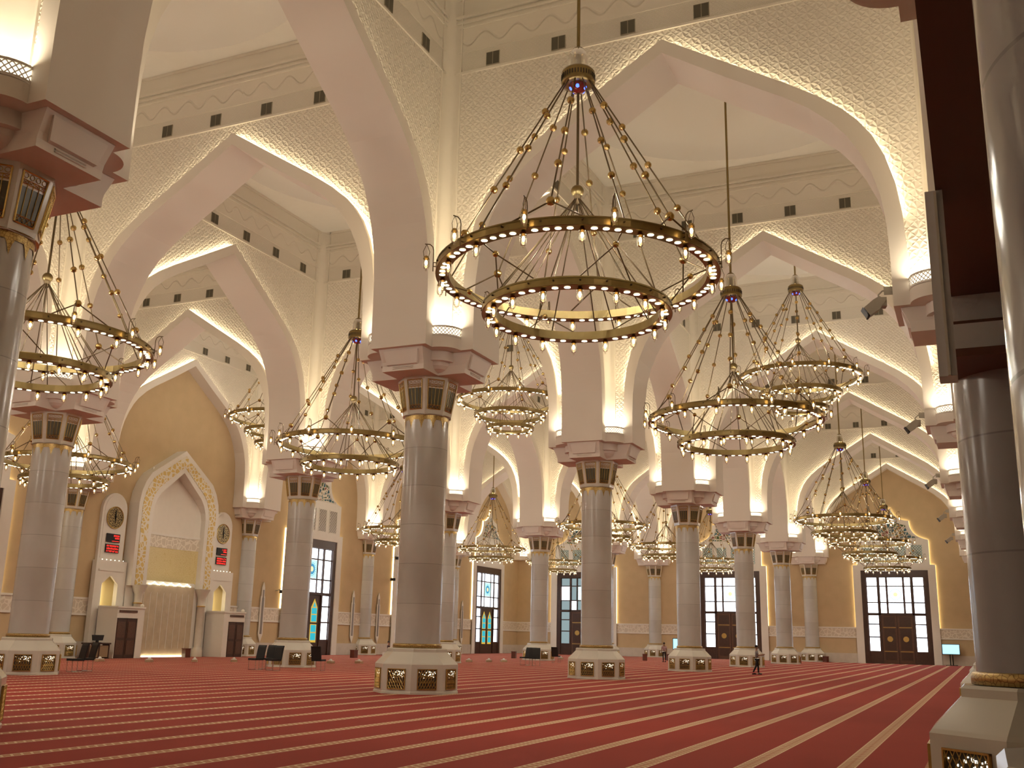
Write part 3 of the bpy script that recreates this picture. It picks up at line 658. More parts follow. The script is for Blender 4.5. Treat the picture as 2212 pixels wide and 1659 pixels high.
def lantern_mb(b, a=0.0):
    c, s = math.cos(a), math.sin(a); P = lambda r, z: (r*c, r*s, z)
    b.path([P(R1+0.07, ZR1-0.05), P(R1+0.07, ZR1+0.42), P(R1+0.09, ZR1+0.50), P(R1+0.15, ZR1+0.55), P(R1+0.26, ZR1+0.55)], 0.012, 'rod', 5)
    b.tube(P(R1, ZR1+0.06), P(R1+0.07, ZR1+0.06), 0.01, 'rod', 4); b.tube(P(R1, ZR1+0.15), P(R1+0.07, ZR1+0.15), 0.01, 'rod', 4)
    for d in (-0.07, 0.07): b.path([P(R1+0.22, ZR1+0.55), (P(R1+0.22+d, 0)[0], P(R1+0.22+d, 0)[1], ZR1+0.38), P(R1+0.22+d*0.7, ZR1+0.27)], 0.007, 'rod', 4)
    return lamp_mb(b, (R1+0.22)*c, (R1+0.22)*s, ZR1+0.28)
LANT = lantern_mb(MB()).mesh('bracket_lantern')
PL1 = lamp_mb(MB(), R1-0.14, 0, ZR1).mesh('pendant_lamp'); PL2 = lamp_mb(MB(), R2-0.14, 0, ZR2).mesh('pendant_lamp'); PL3 = lamp_mb(MB(), R3-0.14, 0, ZR3).mesh('pendant_lamp')
DL = MB().disc(0, 0, 0, 0.066, 'disc', 12, False).mesh('downlight')
A6 = [PI/3*i+0.15 for i in range(6)]; A6b = [a+PI/6 for a in A6]; A8 = [PI/4*i for i in range(8)]; A12 = [PI/6*i+0.05 for i in range(12)]
def lights(par, p, k=1):
    for nm, ty, e, x, y, z in [('downlight_beam', 'SPOT', E_SPOT, 0, 0, ZR2-0.5)]+[('lamp_glow', 'POINT', E_POINT, 1.6*math.cos(a), 1.6*math.sin(a), ZR1+1.2) for a in [PI/3*i+0.4 for i in range(6)]]:
        ld = bpy.data.lights.new(nm, ty); ld.energy = e*k; ld.color = (1.0, 0.92, 0.78); ld.shadow_soft_size = 0.0
        if ty == 'SPOT': ld.spot_size = math.radians(165); ld.spot_blend = 1.0
        lo = bpy.data.objects.new(nm, ld); C.objects.link(lo); lo.parent = par; lo.location = (p[0]+x, p[1]+y, p[2]+z)
def chandelier(x, y, label, full):
    cen = (x == 56); z = Z0+(5.38 if cen else 0)
    t = thing('chandelier', label, 'chandelier', (x, y, z), 0.0, 'brass ring chandeliers')
    link('stem', STEM_S if cen else STEM, t); link('hub_ball', HUB, t); link('crown', CROWN, t); link('glass_dome', GDOME, t); link('coloured_glass_bowl', BOWL, t)
    rings = [(RING1, RING1D, R1, ZR1, L1, D1, PL1), (RING2, RING2D, R2, ZR2, L2, D2, PL2)] + ([(RING3, RING3D, R3, ZR3, L3, D3, PL3)] if cen else [])
    for me, med, R, zr, L, D, pl in rings:
        r = link('ring', me if full else med, t)
        for a in L: link('pendant_lamp', pl, r, (0, 0, 0), a)
        if full:
            for a in D: link('downlight', DL, r, ((R-0.14)*math.cos(a), (R-0.14)*math.sin(a), zr-0.006))
    for a in A6: link('beaded_rod', RODY, t, (0, 0, 0), a)
    for a in A6b: link('beaded_rod', RODS, t, (0, 0, 0), a)
    for a in A8: link('hub_rod', RODH, t, (0, 0, 0), a)
    for a in A12: link('bracket_lantern', LANT, t, (0, 0, 0), a)
    if cen:
        for a in A6: link('lower_rod', ROD3, t, (0, 0, 0), a)
    lights(t, (0, 0, 0), 1.3 if cen else 1)
CN = {(24, -8): 'Largest brass ring chandelier, top centre, nearest the camera', (40, -8): 'Two ring brass chandelier right of centre, behind the largest one', (56, -8): 'High hung brass chandelier with three rings, upper right of the picture',
      (72, -8): 'Brass chandelier low at the right, nearest of the overlapping three before the far door', (88, -8): 'Brass chandelier in the middle of the overlapping three before the far door', (104, -8): 'Smallest brass chandelier at the right, directly before the far door',
      (24, 8): 'Large brass chandelier at the left edge, partly behind the near column', (40, 8): 'Brass chandelier at left centre, just left of the large central column', (56, 8): 'High hung three ring brass chandelier just right of the large central column',
      (72, 8): 'Brass chandelier partly behind the column right of the central one', (88, 8): 'Brass chandelier seen between third and fourth front row columns', (104, 8): 'Small brass chandelier before the middle far door',
      (40, 24): 'Brass chandelier low at the left, behind the left column', (56, 24): 'High brass chandelier cut by an arch, left of centre over the mihrab bay', (72, 24): 'Brass chandelier cut by the left side of the large central column',
      (88, 24): 'Brass chandelier before the narrow stained glass door right of the central column', (104, 24): 'Tiny brass chandelier in the far corner left of the third front column'}
FULL = {(24, -8), (40, -8), (24, 8)}
for (x, y), lb in CN.items(): chandelier(x, y, lb, (x, y) in FULL)
for x, y in ((8, 8), (8, 24), (24, 24)):   # light of the chandeliers out of sight
    lights(None, (x, y, Z0))

#@@PART2@@
# ------------------------------------------------------------------ doors and their surrounds
COLS = [(-2.6, -1.64), (-1.42, -0.84), (-0.70, 0.70), (0.84, 1.42), (1.64, 2.6)]
ROWS_U = [(7.11, 7.9), (5.56, 7.05), (4.55, 5.50)]; ROWS_L = [(3.51, 4.3), (2.30, 3.45), (0.98, 2.24)]
def mb_pane(u0, u1, z0, z1, m, d=0.0): return MB().box(u0, u1, d, d+0.03, z0, z1, m)
def frame_mesh(lower):
    b = MB(); y0, y1 = -0.12, 0.30; H = 8.6
    b.box(-3.08, 3.08, 0.12, 0.42, FZ, H, 'wood')
    b.box(-3.08, -2.66, y0, y1, FZ, H, 'wood'); b.box(2.66, 3.08, y0, y1, FZ, H, 'wood'); b.box(-2.66, 2.66, y0, y1, 7.95, H, 'wood'); b.box(-2.66, 2.66, y0+.04, y1, 4.34, 4.52, 'wood')
    for s in (-1, 1):
        a, c = sorted((s*1.44, s*1.62)); b.box(a, c, y0+.04, y1, FZ, 8.0, 'wood'); a, c = sorted((s*0.73, s*0.81)); b.box(a, c, -0.05, 0.1, 4.5, 7.95, 'wood')
        a, c = sorted((s*1.6, s*2.68)); b.box(a, c, -0.05, 0.2, FZ, 0.95, 'wood')
        for z in (2.27, 3.48): b.box(a, c, -0.05, 0.1, z-.055, z+.055, 'wood')
    for z in (5.53, 7.08): b.box(-2.66, 2.66, -0.05, 0.1, z-.055, z+.055, 'wood')
    return b.mesh('frame')
FR = frame_mesh(True)
def door_unit(name, c, wall, kind, pane='window'):
    loc, rz = ((c, YW, 0), 0) if wall == 'q' else ((XW, c, 0), -PI/2)
    t = bpy.data.objects.new(name, None); C.objects.link(t); t.location = loc; t.rotation_euler = (0, 0, rz); struct(t)
    link('frame', FR, t)
    if kind == 'dark_inside':
        MB().box(-2.64, 2.64, 0.02, 0.1, FZ, 7.95, 'wood').obj('leaf', t); return t  # dark wood sheet stands in for the unlit interior behind the door
    k = 0
    for rows, lower in ((ROWS_U, False), (ROWS_L, True)):
        for ri, (z0, z1) in enumerate(rows):
            for ci, (u0, u1) in enumerate(COLS):
                if lower and 0 < ci < 4: continue
                pm = pane
                if pane == 'mixed': pm = 'window' if (ci*3+ri*5+lower*2) % 4 == 1 else 'pane_dim'
                mb_pane(u0+.03, u1-.03, z0, z1, pm).obj('pane', t)
    # coloured medallion pane
    b = MB(); b.box(-0.66, 0.66, -0.012, 0.0, 5.60, 7.01, 'medal' if wall == 'q' else 'medal_f'); 
    for i in range(20):
        a = 2*PI*i/20; b.box(0.5*math.cos(a)-.035, 0.5*math.cos(a)+.035, -0.02, -0.012, 6.3+0.5*math.sin(a)-.035, 6.3+0.5*math.sin(a)+.035, 'medal_dot' if wall == 'q' else 'medal')
    b.prism([(0.42*math.cos(2*PI*i/16), 6.3+0.42*math.sin(2*PI*i/16)) for i in range(16)], -0.018, -0.013, 'medal_c' if wall == 'f' else 'medal_dot'); b.prism([(0.2*math.cos(2*PI*i/12), 6.3+0.2*math.sin(2*PI*i/12)) for i in range(12)], -0.022, -0.018, 'medal_y'); b.obj('medallion_pane', t)
    if kind == 'wood':
        for s in (-1, 1):
            a, c_ = sorted((s*0.02, s*1.42)); l = MB().box(a, c_, -0.04, 0.1, FZ, 4.33, 'wood_carved')
            for z0, z1 in ((0.15, 0.85), (1.1, 3.05), (3.3, 4.15)): l.box(s*.72-.5, s*.72+.5, -0.07, -0.04, z0, z1, 'wood')
            for z in (0.95, 3.18): l.box(s*.72-.58, s*.72+.58, -0.09, -0.04, z-.03, z+.03, 'gold')
            l = l.obj('leaf', t)
            MB().prism([(s*.72+0.26*math.cos(2*PI*i/16), 2.1+0.26*math.sin(2*PI*i/16)) for i in range(16)], -0.12, -0.07, 'gold').obj('boss', l)
    else:
        MB().box(-1.42, 1.42, 0.0, 0.1, FZ, 4.33, 'wood').obj('leaf', t)
        for s in (-1, 1):
            l = MB(); cx = s*0.68
            l.prism([(cx-.42, 0.75), (cx+.42, 0.75), (cx+.42, 3.4), (cx, 4.05), (cx-.42, 3.4)], -0.02, 0.0, 'yellow')
            for z0, z1 in ((0.92, 1.45), (1.53, 2.06), (2.32, 2.82), (2.90, 3.35)): l.box(cx-.34, cx+.34, -0.035, -0.02, z0, z1, 'turq')
            l.prism([(cx-.2, 3.42), (cx+.2, 3.42), (cx, 3.8)], -0.035, -0.02, 'turq')
            l.box(cx-.45, cx+.45, -0.04, -0.02, 2.12, 2.26, 'wood'); l.obj('stained_lancet', t)
    return t
M['medal_f'] = emit('pale_medallion_glass', (0.62, 0.95, 0.92), 1.6); M['medal'] = emit('medallion_glass', (0.45, 0.85, 0.80), 1.15); M['medal_dot'] = emit('medallion_blue', (0.05, 0.35, 0.60), 0.8); M['medal_c'] = emit('medallion_white', (0.75, 0.95, 0.9), 1.5); M['medal_y'] = emit('medallion_yellow', (1.0, 0.8, 0.35), 1.3)
def arc(p, q, bulge, k=6):
    p, q = Vector(p), Vector(q); m = (p+q)/2; d = q-p; n = Vector((d.y, -d.x)).normalized()*bulge
    return [((1-t)**2*p+2*t*(1-t)*(m+2*n)+t*t*q)[:] for t in [i/k for i in range(k+1)]]
half = [(3.78, FZ), (3.78, 9.1), (3.32, 9.12), (3.32, 11.5)]+arc((2.98, 11.57), (1.66, 13.35), -0.42)+arc((1.66, 13.35), (0.0, 14.7), -0.40)
fan_h = [(2.42, 11.65)]+arc((2.42, 11.75), (1.35, 12.95), -0.30)+arc((1.35, 12.95), (0.0, 14.05), -0.26)
def surround_mesh():
    b = MB(); y0 = -0.2
    L = half; n = len(L)
    for s in (-1, 1):
        # front face: jamb and head
        j = [(3.08, FZ), (3.78, FZ), (3.78, 8.6), (3.08, 8.6)]
        b.add([(s*x, y0, z) for x, z in j], [(0, 1, 2, 3)], 'trim'); b.add([(s*3.08, y0, FZ), (s*3.08, 0.3, FZ), (s*3.08, 0.3, 8.6), (s*3.08, y0, 8.6)], [(0, 1, 2, 3)], 'trim')
        hd = [(0, 8.6), (3.78, 8.6)]+L[1:]
        b.add([(s*x, y0, z) for x, z in hd], [tuple(range(len(hd)))], 'trim')
        for (xa, za), (xb, zb) in zip(L, L[1:]):
            b.add([(s*xa, y0, za), (s*xb, y0, zb), (s*xb, -0.14, zb), (s*xa, -0.14, za)], [(0, 1, 2, 3)], 'trim')
            z_lo = 3.17
            if zb > z_lo:
                A = (xa, max(za, z_lo)) if xa == xb else (xa, za)
                b.add([(s*A[0], -0.14, A[1]), (s*xb, -0.14, zb), (s*xb, 0.0, zb), (s*A[0], 0.0, A[1])], [(0, 1, 2, 3)], 'glow_strip')
    b.add([(-3.08, y0, 8.6), (3.08, y0, 8.6), (3.08, 0.3, 8.6), (-3.08, 0.3, 8.6)], [(0, 1, 2, 3)], 'trim')
    return b.mesh('trim')
SUR = surround_mesh()
b = MB(); pl = [(x, z) for x, z in fan_h]+[(-x, z) for x, z in reversed(fan_h[:-1])]; b.prism(pl, -0.215, -0.2, 'tympanum')
for (xa, za), (xb, zb) in zip(pl, pl[1:]+pl[:1]): b.tube((xa, -0.215, za), (xb, -0.215, zb), 0.04, 'trim', 4)
for i in range(9): a = PI*(i+.5)/9; b.tube((0, -0.22, 11.75), (1.9*math.cos(a), -0.22, 11.7+1.55*math.sin(a)), 0.025, 'trim', 4)
FAN = b.mesh('tympanum')
def lattice_mesh(m):
    b = MB(); b.box(-0.52, 0.52, -0.21, -0.2, 9.28, 11.02, m)
    for (a0, a1, c0, c1) in ((-.55, -.5, 9.25, 11.05), (.5, .55, 9.25, 11.05), (-.55, .55, 9.23, 9.29), (-.55, .55, 11.0, 11.06)): b.box(a0, a1, -0.24, -0.2, c0, c1, 'trim')
    for i in range(-4, 9):
        for s in (1, -1):
            u0, z0 = -0.5*s, 9.3+0.26*i; u1, z1 = 0.5*s, z0+1.04
            if z0 < 9.3: u0 += s*(9.3-z0)*1.0/1.04; z0 = 9.3
            if z1 > 11.0: u1 -= s*(z1-11.0)*1.0/1.04; z1 = 11.0
            if z1 > z0+.02: b.tube((u0, -0.215, z0), (u1, -0.215, z1), 0.018, 'trim', 4)
    return b.mesh('lattice_panel')
LATT, LATS = lattice_mesh('teal'), lattice_mesh('slate')
di = 0
for c, wall, kind, pane in ((-8, 'f', 'wood', 'window'), (8, 'f', 'wood', 'window'), (24, 'f', 'wood', 'mixed'), (104, 'q', 'glass', 'window'), (88, 'q', 'glass', 'window'), (72, 'q', 'glass', 'window'), (40, 'q', 'dark_inside', 'window'), (24, 'q', 'dark_inside', 'window'), (8, 'q', 'dark_inside', 'window')):
    di += 1; door_unit('door_%d' % di, c, wall, kind, pane)
    loc, rz = ((c, YW, 0), 0) if wall == 'q' else ((XW, c, 0), -PI/2)
    t = struct(link('trim_%d' % di, SUR, None, loc, rz)); link('tympanum', FAN, t)
    for u in (-2.2, -0.73, 0.73, 2.2): link('lattice_panel', LATT if wall == 'f' else LATS, t, (u, 0, 0))
# slit niches either side of the wall columns
b = MB()
o_ = [(0.24, 1.25), (0.24, 3.9), (0.16, 4.0), (0.16, 4.55), (0.0, 4.95)]; lo_ = [(0.0, 0.72), (0.1, 0.95)]
b.prism([(-x, z) for x, z in reversed(o_[:-1])][::-1] and lo_+o_+[(-x, z) for x, z in reversed(o_[:-1])]+[(-0.1, 0.95)], -0.06, 0.0, 'trim')
b.prism([(-.12, 1.3), (.12, 1.3), (.12, 3.8), (.08, 3.9), (.08, 4.4), (-.08, 4.4), (-.08, 3.9), (-.12, 3.8)], -0.065, -0.06, 'slate')
SL = b.mesh('slit_niche')
for x, lb in ((66, 'slim grey slit niche right of the mihrab column'), (78, 'slim grey slit niche just right of the left stained glass door'), (82, 'slim grey slit niche left of the central column, beside the glowing edge strip'), (94, 'slim grey slit niche glimpsed right of the central column'), (98, 'slim grey slit niche left of the narrow stained glass door'), (46, 'slim grey slit niche left of the mihrab clock')):
    tag(link('slit_niche', SL, None, (x+.05, YW-.075, 0)), lb, 'wall niche', 'slit niches on the mihrab wall')

# ------------------------------------------------------------------ mihrab group (centre x = 56)
mo = [(3.67, 4.05), (3.67, 9.0), (3.55, 9.7), (3.28, 10.35), (2.85, 10.95), (0.0, 12.8)]
mi_ = [(2.42, 4.05), (2.42, 8.5), (2.34, 9.0), (2.15, 9.45), (1.85, 9.85), (0.0, 11.35)]
def band(b, A, Bq, y, m, y2=None):
    for s in (-1, 1):
        for (a0, a1, c0, c1) in zip(A, A[1:], Bq, Bq[1:]):
            b.add([(s*a0[0], y, a0[1]), (s*a1[0], y, a1[1]), (s*c1[0], y, c1[1]), (s*c0[0], y, c0[1])], [(0, 1, 2, 3)], m)
            if y2 is not None:
                for p, q in ((a0, a1), (c0, c1)): b.add([(s*p[0], y, p[1]), (s*q[0], y, q[1]), (s*q[0], y2, q[1]), (s*p[0], y2, p[1])], [(0, 1, 2, 3)], m)
    return b
lerp = lambda A, Bq, t: [(a[0]+(c[0]-a[0])*t, a[1]+(c[1]-a[1])*t) for a, c in zip(A, Bq)]
CZ = -0.2
T = thing('mihrab', 'tall pointed prayer niche with gold arabesque band and onyx back', 'mihrab', (56, 31.1, 0))
b = MB(); band(b, mo, mi_, 0.0, 'trim', 0.8); b.box(-3.67, -2.42, 0, .8, 4.0, 4.06, 'trim'); b.box(2.42, 3.67, 0, .8, 4.0, 4.06, 'trim')
b.box(-3.7, -2.3, 0.35, .8, CZ, 4.05, 'trim'); b.box(2.3, 3.7, 0.35, .8, CZ, 4.05, 'trim'); b.obj('arch_frame', T)
b = MB(); band(b, lerp(mo, mi_, 0.24), lerp(mo, mi_, 0.74), -0.03, 'gold_arabesque', 0.0); b.obj('gold_band', T)
b = MB()   # shallow apse
N = 12; W2 = 2.45
for i in range(N):
    u0, u1 = -W2+2*W2*i/N, -W2+2*W2*(i+1)/N; y0, y1 = 0.35+0.4*math.sqrt(1-(u0/W2)**2), 0.35+0.4*math.sqrt(max(0, 1-(u1/W2)**2))
    for z0, z1, m, d in ((4.35, 6.5, 'mosaic', 0), (6.5, 7.25, 'dado', -.02), (7.25, 7.4, 'trim', -.05), (7.4, 11.4, 'plaster', 0)):
        b.add([(u0, y0+d, z0), (u1, y1+d, z0), (u1, y1+d, z1), (u0, y0+d, z1)], [(0, 1, 2, 3)], m)
b.obj('apse', T)
b = MB(); b.box(-2.42, 2.42, 0.4, 0.6, 3.9, 4.4, 'trim'); b.box(-2.3, 2.3, 0.3, 0.45, CZ, 4.15, 'onyx'); 
for i in range(8): b.box(-2.2+.57*i, -2.17+.57*i, 0.285, 0.3, 0.3, 3.7, 'trim')
b.obj('onyx_panel', T)
b = MB()
for i in range(26):
    u = -1.85+3.7*i/25; z = 4.12+0.16*abs(((i+2) % 5)-2.5)/2.5; b.box(u-.035, u+.035, 0.24, 0.30, z, z+.06, 'disc')
b.obj('zigzag_lights', T)
MB().box(-1.9, 1.9, 0.15, 0.29, CZ, CZ+.1, 'glow_warm').obj('floor_light', T) if False else None
M['glow_warm'] = emit('floor_strip_lamp', (1.0, 0.85, 0.55), 7.0)
MB().box(-1.9, 1.9, 0.20, 0.29, CZ, CZ+.08, 'glow_warm').obj('floor_light', T)
for s in (-1, 1):
    b = MB(); b.lathe([(0.36, CZ), (0.36, .2), (.27, .35), (.24, .4), (.24, 2.9), (.27, 2.95), (.27, 3.0), (.24, 3.05), (.26, 3.5), (.48, 4.0), (.5, 4.06)], 'skirt', 16, s*2.85, 0.1); b.lathe([(.25, 2.93), (.285, 2.95), (.285, 3.0), (.25, 3.02)], 'gold', 16, s*2.85, .1); b.obj('colonnette', T)
for s, side in ((-1, 'left'), (1, 'right')):
    X = 56+s*4.95
    t = thing('clock_tower', 'white stone screen %s of the mihrab with lit niche and arched clock panel' % side, 'screen', (X, 31.9, 0), 0, 'white screens flanking the mihrab')
    b = MB(); b.box(-1.2, 1.2, -0.42, -0.1, CZ, 2.75, 'trim'); b.box(-1.2, 1.2, -0.42, -.1, 4.55, 5.35, 'trim'); b.box(-1.2, -0.62, -.42, -.1, 2.75, 4.55, 'trim'); b.box(0.62, 1.2, -.42, -.1, 2.75, 4.55, 'trim')
    b.box(-1.0, 1.0, -.46, -.42, 4.75, 4.85, 'trim'); b.box(-.9, .9, -.44, -.42, 0.3, 2.0, 'trim'); b.box(-.5, .5, -.46, -.44, .5, 1.8, 'dado')
    b.prism([(-.62, 4.56), (-.62, 4.0), (-.42, 4.15), (-.25, 4.3), (0, 4.5), (.25, 4.3), (.42, 4.15), (.62, 4.0), (.62, 4.56)], -.42, -.3, 'trim')
    b.box(-.66, .66, -.47, -.42, 2.45, 2.6, 'wood_carved'); b.obj('body', t)
    b = MB(); b.add([(-.62, -.12, 2.75), (.62, -.12, 2.75), (.62, -.12, 4.55), (-.62, -.12, 4.55)], [(0, 1, 2, 3)], 'niche_glow'); b.box(-.6, -.55, -.35, -.14, 2.8, 4.0, 'glow_warm'); b.obj('niche', t)  # yellow light of the niche painted into its back panel
    ap = [(0.98*math.cos(PI*i/14), 8.35+1.05*math.sin(PI*i/14)) for i in range(15)]
    b = MB(); b.prism([(-.98, 5.35)][:0]+[(.98, 5.35)]+ap+[(-.98, 5.35)], -.2, -.0, 'trim'); ap2 = [(0.82*x/.98, z-.12) for x, z in ap]
    b.prism([(.82, 5.5)]+ap2+[(-.82, 5.5)], -.22, -.2, 'trim'); b.obj('clock_panel', t)
    b = MB()
    for i in range(6): b.box(-.84+.33*i, -.80+.33*i, -.46, -.42, 5.37, 5.41, 'sconce_holes')
    b.obj('row_lights', t)
    c = thing('wall_clock', 'round gilt tracery wall clock above the red displays, %s of the mihrab' % side, 'clock', (X, 31.68, 7.92), 0, 'gilt wall clocks')
    b = MB(); b.prism([(0.64*math.cos(2*PI*i/28), 0.64*math.sin(2*PI*i/28)) for i in range(28)], -.05, 0, 'clock_face')
    b.obj('clock_face', c)
    b = MB()
    for i in range(28):
        a, d = 2*PI*i/28, 2*PI*(i+1)/28; b.tube((.64*math.cos(a), -.05, .64*math.sin(a)), (.64*math.cos(d), -.05, .64*math.sin(d)), .03, 'gold', 5)
    b.obj('rim', c)
    b = MB(); b.prism([(-.04, -.1), (.04, -.1), (.02, .42), (-.02, .42)], -.08, -.06, 'black'); b.prism([(-.05, .1), (.0, -.30), (.06, .1)], -.08, -.06, 'black'); b.obj('hands', c)
    for z, nm, rows in ((6.70, 'upper', 1), (6.08, 'lower', 3)):
        e = thing('led_display', '%s red digit display below the clock %s of the mihrab' % (nm, side), 'display', (X, 31.66, z), 0, 'red prayer time displays')
        MB().box(-.52, .52, -.06, 0, -.25, .25, 'black').obj('case', e)
        b = MB(); rr = random.Random(int(z*10)+s)
        seg = lambda x, z0: [b.box(x, x+.02, -.068, -.06, z0, z0+.09, 'led_red'), b.box(x, x+.07, -.068, -.06, z0+.08, z0+.10, 'led_red') if rr.random() < .7 else None, b.box(x+.06, x+.08, -.068, -.06, z0, z0+.09, 'led_red') if rr.random() < .8 else None, b.box(x, x+.07, -.068, -.06, z0+.04, z0+.055, 'led_red') if rr.random() < .6 else None]
        if rows == 3:
            for r_ in range(3):
                for k in range(8): seg(-.46+.118*k, -.22+.155*r_)
        else:
            for k in (4, 5, 6, 7): seg(-.46+.118*k, .08)
            for k in range(5, 8): seg(-.46+.118*k, -.06)
            b.box(-.1, .46, -.068, -.06, -.2, -.17, 'led_red')
        b.obj('digits', e)
    t = thing('door_screen', 'white stone box with dark double door standing %s of the mihrab' % side, 'screen', (56+s*4.7, 29.85, 0), 0, 'white door boxes beside the mihrab')
    b = MB(); x0, x1 = (-1.05, 1.1) if s < 0 else (-1.1, 1.05)
    dx0, dx1 = (-1.02+.0, .60) if s < 0 else (-.60, 1.02)
    b.box(x0, dx0, 0, 1.5, CZ, 2.05, 'trim'); b.box(dx1, x1, 0, 1.5, CZ, 2.05, 'trim'); b.box(x0, x1, 0, 1.5, 2.05, 2.65, 'trim'); b.box(x0-.04, x1+.04, -.05, 1.5, 2.62, 2.72, 'trim')
    b.ball((x1-.15 if s < 0 else x1-.15, .1, 2.78), .12, 'trim', 8); b.obj('body', t)
    MB().box(dx0+.1, dx1-.1, -.03, 0, 2.36, 2.50, 'wood_carved').obj('vent_strip', t)
    mid = (dx0+dx1)/2
    for a, c_ in ((dx0, mid-.01), (mid+.01, dx1)):
        l = MB(); l.box(a, c_, .04, .12, CZ, 2.03, 'wood')
        for z0, z1 in ((0.0, .8), (.95, 1.85)): l.box(a+.1, c_-.1, .02, .04, z0, z1, 'wood_carved')
        l = l.obj('door_leaf', t)
M_ = M
# desk and monitor left of the door box
p = on_y(216, 1400, 29.5); t = thing('desk', 'low dark wooden desk with beige front panels left of the mihrab door', 'desk', (p.x, p.y, -0.2))
b = MB(); b.box(-.8, .8, 0, .6, .78, .86, 'wood'); b.box(-.76, -.7, .05, .55, 0, .78, 'wood'); b.box(.7, .76, .05, .55, 0, .78, 'wood'); b.box(-.04, .04, .05, .65, 0, .78, 'wood'); b.obj('frame', t)
for a, c_ in ((-.67, -.06), (.06, .67)): MB().box(a, c_, .06, .10, .08, .72, 'desk_panel').obj('front_panel', t)
t = thing('monitor', 'small black monitor turned away on the dark desk', 'monitor', (p.x+.1, p.y+.35, .66))
MB().prism([(-.35, .12), (.35, .12), (.42, .42), (-.42, .42)][::1], -.04, .04, 'black').obj('screen', t); MB().box(-.05, .05, -.05, .1, 0, .2, 'black').box(-.2, .2, -.1, .15, 0, .02, 'black').obj('stand', t)

# ------------------------------------------------------------------ chairs
def chair_parts():
    R = {}
    b = MB(); b.box(-.24, .24, -.24, .24, .42, .50, 'black'); R['seat'] = b.mesh('seat')
    b = MB(); pr = [(.20, .46), (.26, .47), (.30, .70), (.36, 1.0), (.385, 1.06), (.34, 1.07), (.30, .99), (.24, .70)]
    b.prism([(y, z) for y, z in pr], -.24, .24, 'black', 'x'); R['back'] = b.mesh('backrest')
    b = MB()
    pts = [(-.0, .2, .44), (0, .2, .02), (0, -.2, .02), (0, -.2, .44)]; b.path(pts, .013, 'chrome', 6); R['leg'] = b.mesh('leg')
    return R
CP = chair_parts()
def chair(px, py, rz, label, k=1.0):
    p = at(px, py); t = thing('chair', label, 'chair', (p.x, p.y, -.2), rz, 'black side chairs by the columns')
    link('seat', CP['seat'], t); link('backrest', CP['back'], t)
    for s in (-1, 1): link('leg', CP['leg'], t, (s*.22, 0, 0))
    return t
chair(160, 1452, -1.9, 'black chair right of the left column, front one of the pair'); chair(182, 1450, -1.9, 'black chair right of the left column, rear one of the pair')
chair(-2, 1447, -1.9, 'black chair cut by the left edge of the picture')
chair(551, 1447, -1.75, 'black chair farthest left of the three beside the left centre column'); chair(573, 1446, -1.75, 'black chair in the middle of three beside the left centre column'); chair(589, 1449, -1.75, 'black chair overlapping the base of the left centre column')
chair(687, 1449, 1.7, 'black chair alone at the right side of the left centre column')
chair(1134, 1437, -2.0, 'leftmost black seat at the base of the column right of centre'); chair(1146, 1438, -1.7, 'middle black seat at the base of the column right of centre'); chair(1158, 1439, -1.2, 'right black seat at the base of the column right of centre')
chair(1201, 1432, 1.6, 'black chair half hidden behind the column right of centre')

# ------------------------------------------------------------------ small things on the carpet
b = MB(); b.box(-.24, .24, -.17, .17, 0, .50, 'box_wood'); b.box(-.26, .26, -.19, .19, .50, .55, 'box_wood'); BX = b.mesh('wooden_box')
for i, (px, py, lb) in enumerate(((764, 1421, 'small red brown wooden box left of the wall column, left of centre'), (1110, 1422, 'small red brown wooden box right of the narrow glass door'), (1393, 1427, 'small red brown box left of the far end wall column base'), (1445, 1427, 'red brown box right of the man in the lilac shirt'), (1724, 1433, 'red brown box right of the sixth front row column'), (1784, 1428, 'red brown box right of the end wall column'), (401, 1420, 'red brown box at the right foot of the mihrab niche'))):
    p = at(px, py); tag(link('wooden_box', BX, None, (p.x, p.y, -.2), .2*i), lb, 'box', 'wooden boxes near the walls')
b = MB(); b.box(-.20, .20, -.14, .14, 0, .12, 'box_gold'); b.box(-.17, .17, -.11, .11, .12, .16, 'trim'); TB = b.mesh('box'); b = MB(); b.ball((0, 0, .18), .09, 'tissue', 6, .8); TT = b.mesh('tissue')
TL = ['in front of the left mihrab door', 'left of the mihrab centre line', 'right of the mihrab centre line', 'in front of the right mihrab door', 'right of the left stained glass door', 'left of the large central column', 'right of the large central column', 'before the narrow stained glass door', 'left of the folded black seats', 'right of the column beside the black seats']
for i, (px, py) in enumerate(((215, 1429), (322, 1430), (420, 1430), (505, 1430), (714, 1433), (775, 1433), (1013, 1430), (1056, 1430), (1088, 1430), (1211, 1424))):
    p = at(px, py); t = thing('tissue_box', 'tiny tissue box on the carpet ' + TL[i], 'tissue box', (p.x, p.y, -.2), .3*i, 'tissue boxes on the carpet'); link('box', TB, t); link('tissue', TT, t)
# screens on stands
def screen(px, py, lb, wd, hh, z, rz):
    p = at(px, py); t = thing('screen_on_stand', lb, 'screen', (p.x, p.y, -.2), rz, 'blue lit screens on black stands')
    MB().box(-wd/2-.05, wd/2+.05, 0, .08, z-.05, z+hh+.05, 'black').obj('case', t); MB().box(-wd/2, wd/2, -.01, 0, z, z+hh, 'screen').obj('panel', t)
    MB().box(-.16, -.06, .02, .1, 0.03, z, 'black').box(.06, .16, .02, .1, .03, z, 'black').obj('post', t); MB().box(-.5, .5, -.3, .35, 0, .05, 'black').obj('foot', t)
screen(2056, 1428, 'glowing pale blue screen on black stand right of the far door', 1.45, .85, 1.05, -PI/2)
screen(1464, 1428, 'small glowing screen between the two columns left of the middle far door', .75, .85, 1.0, -PI/2)

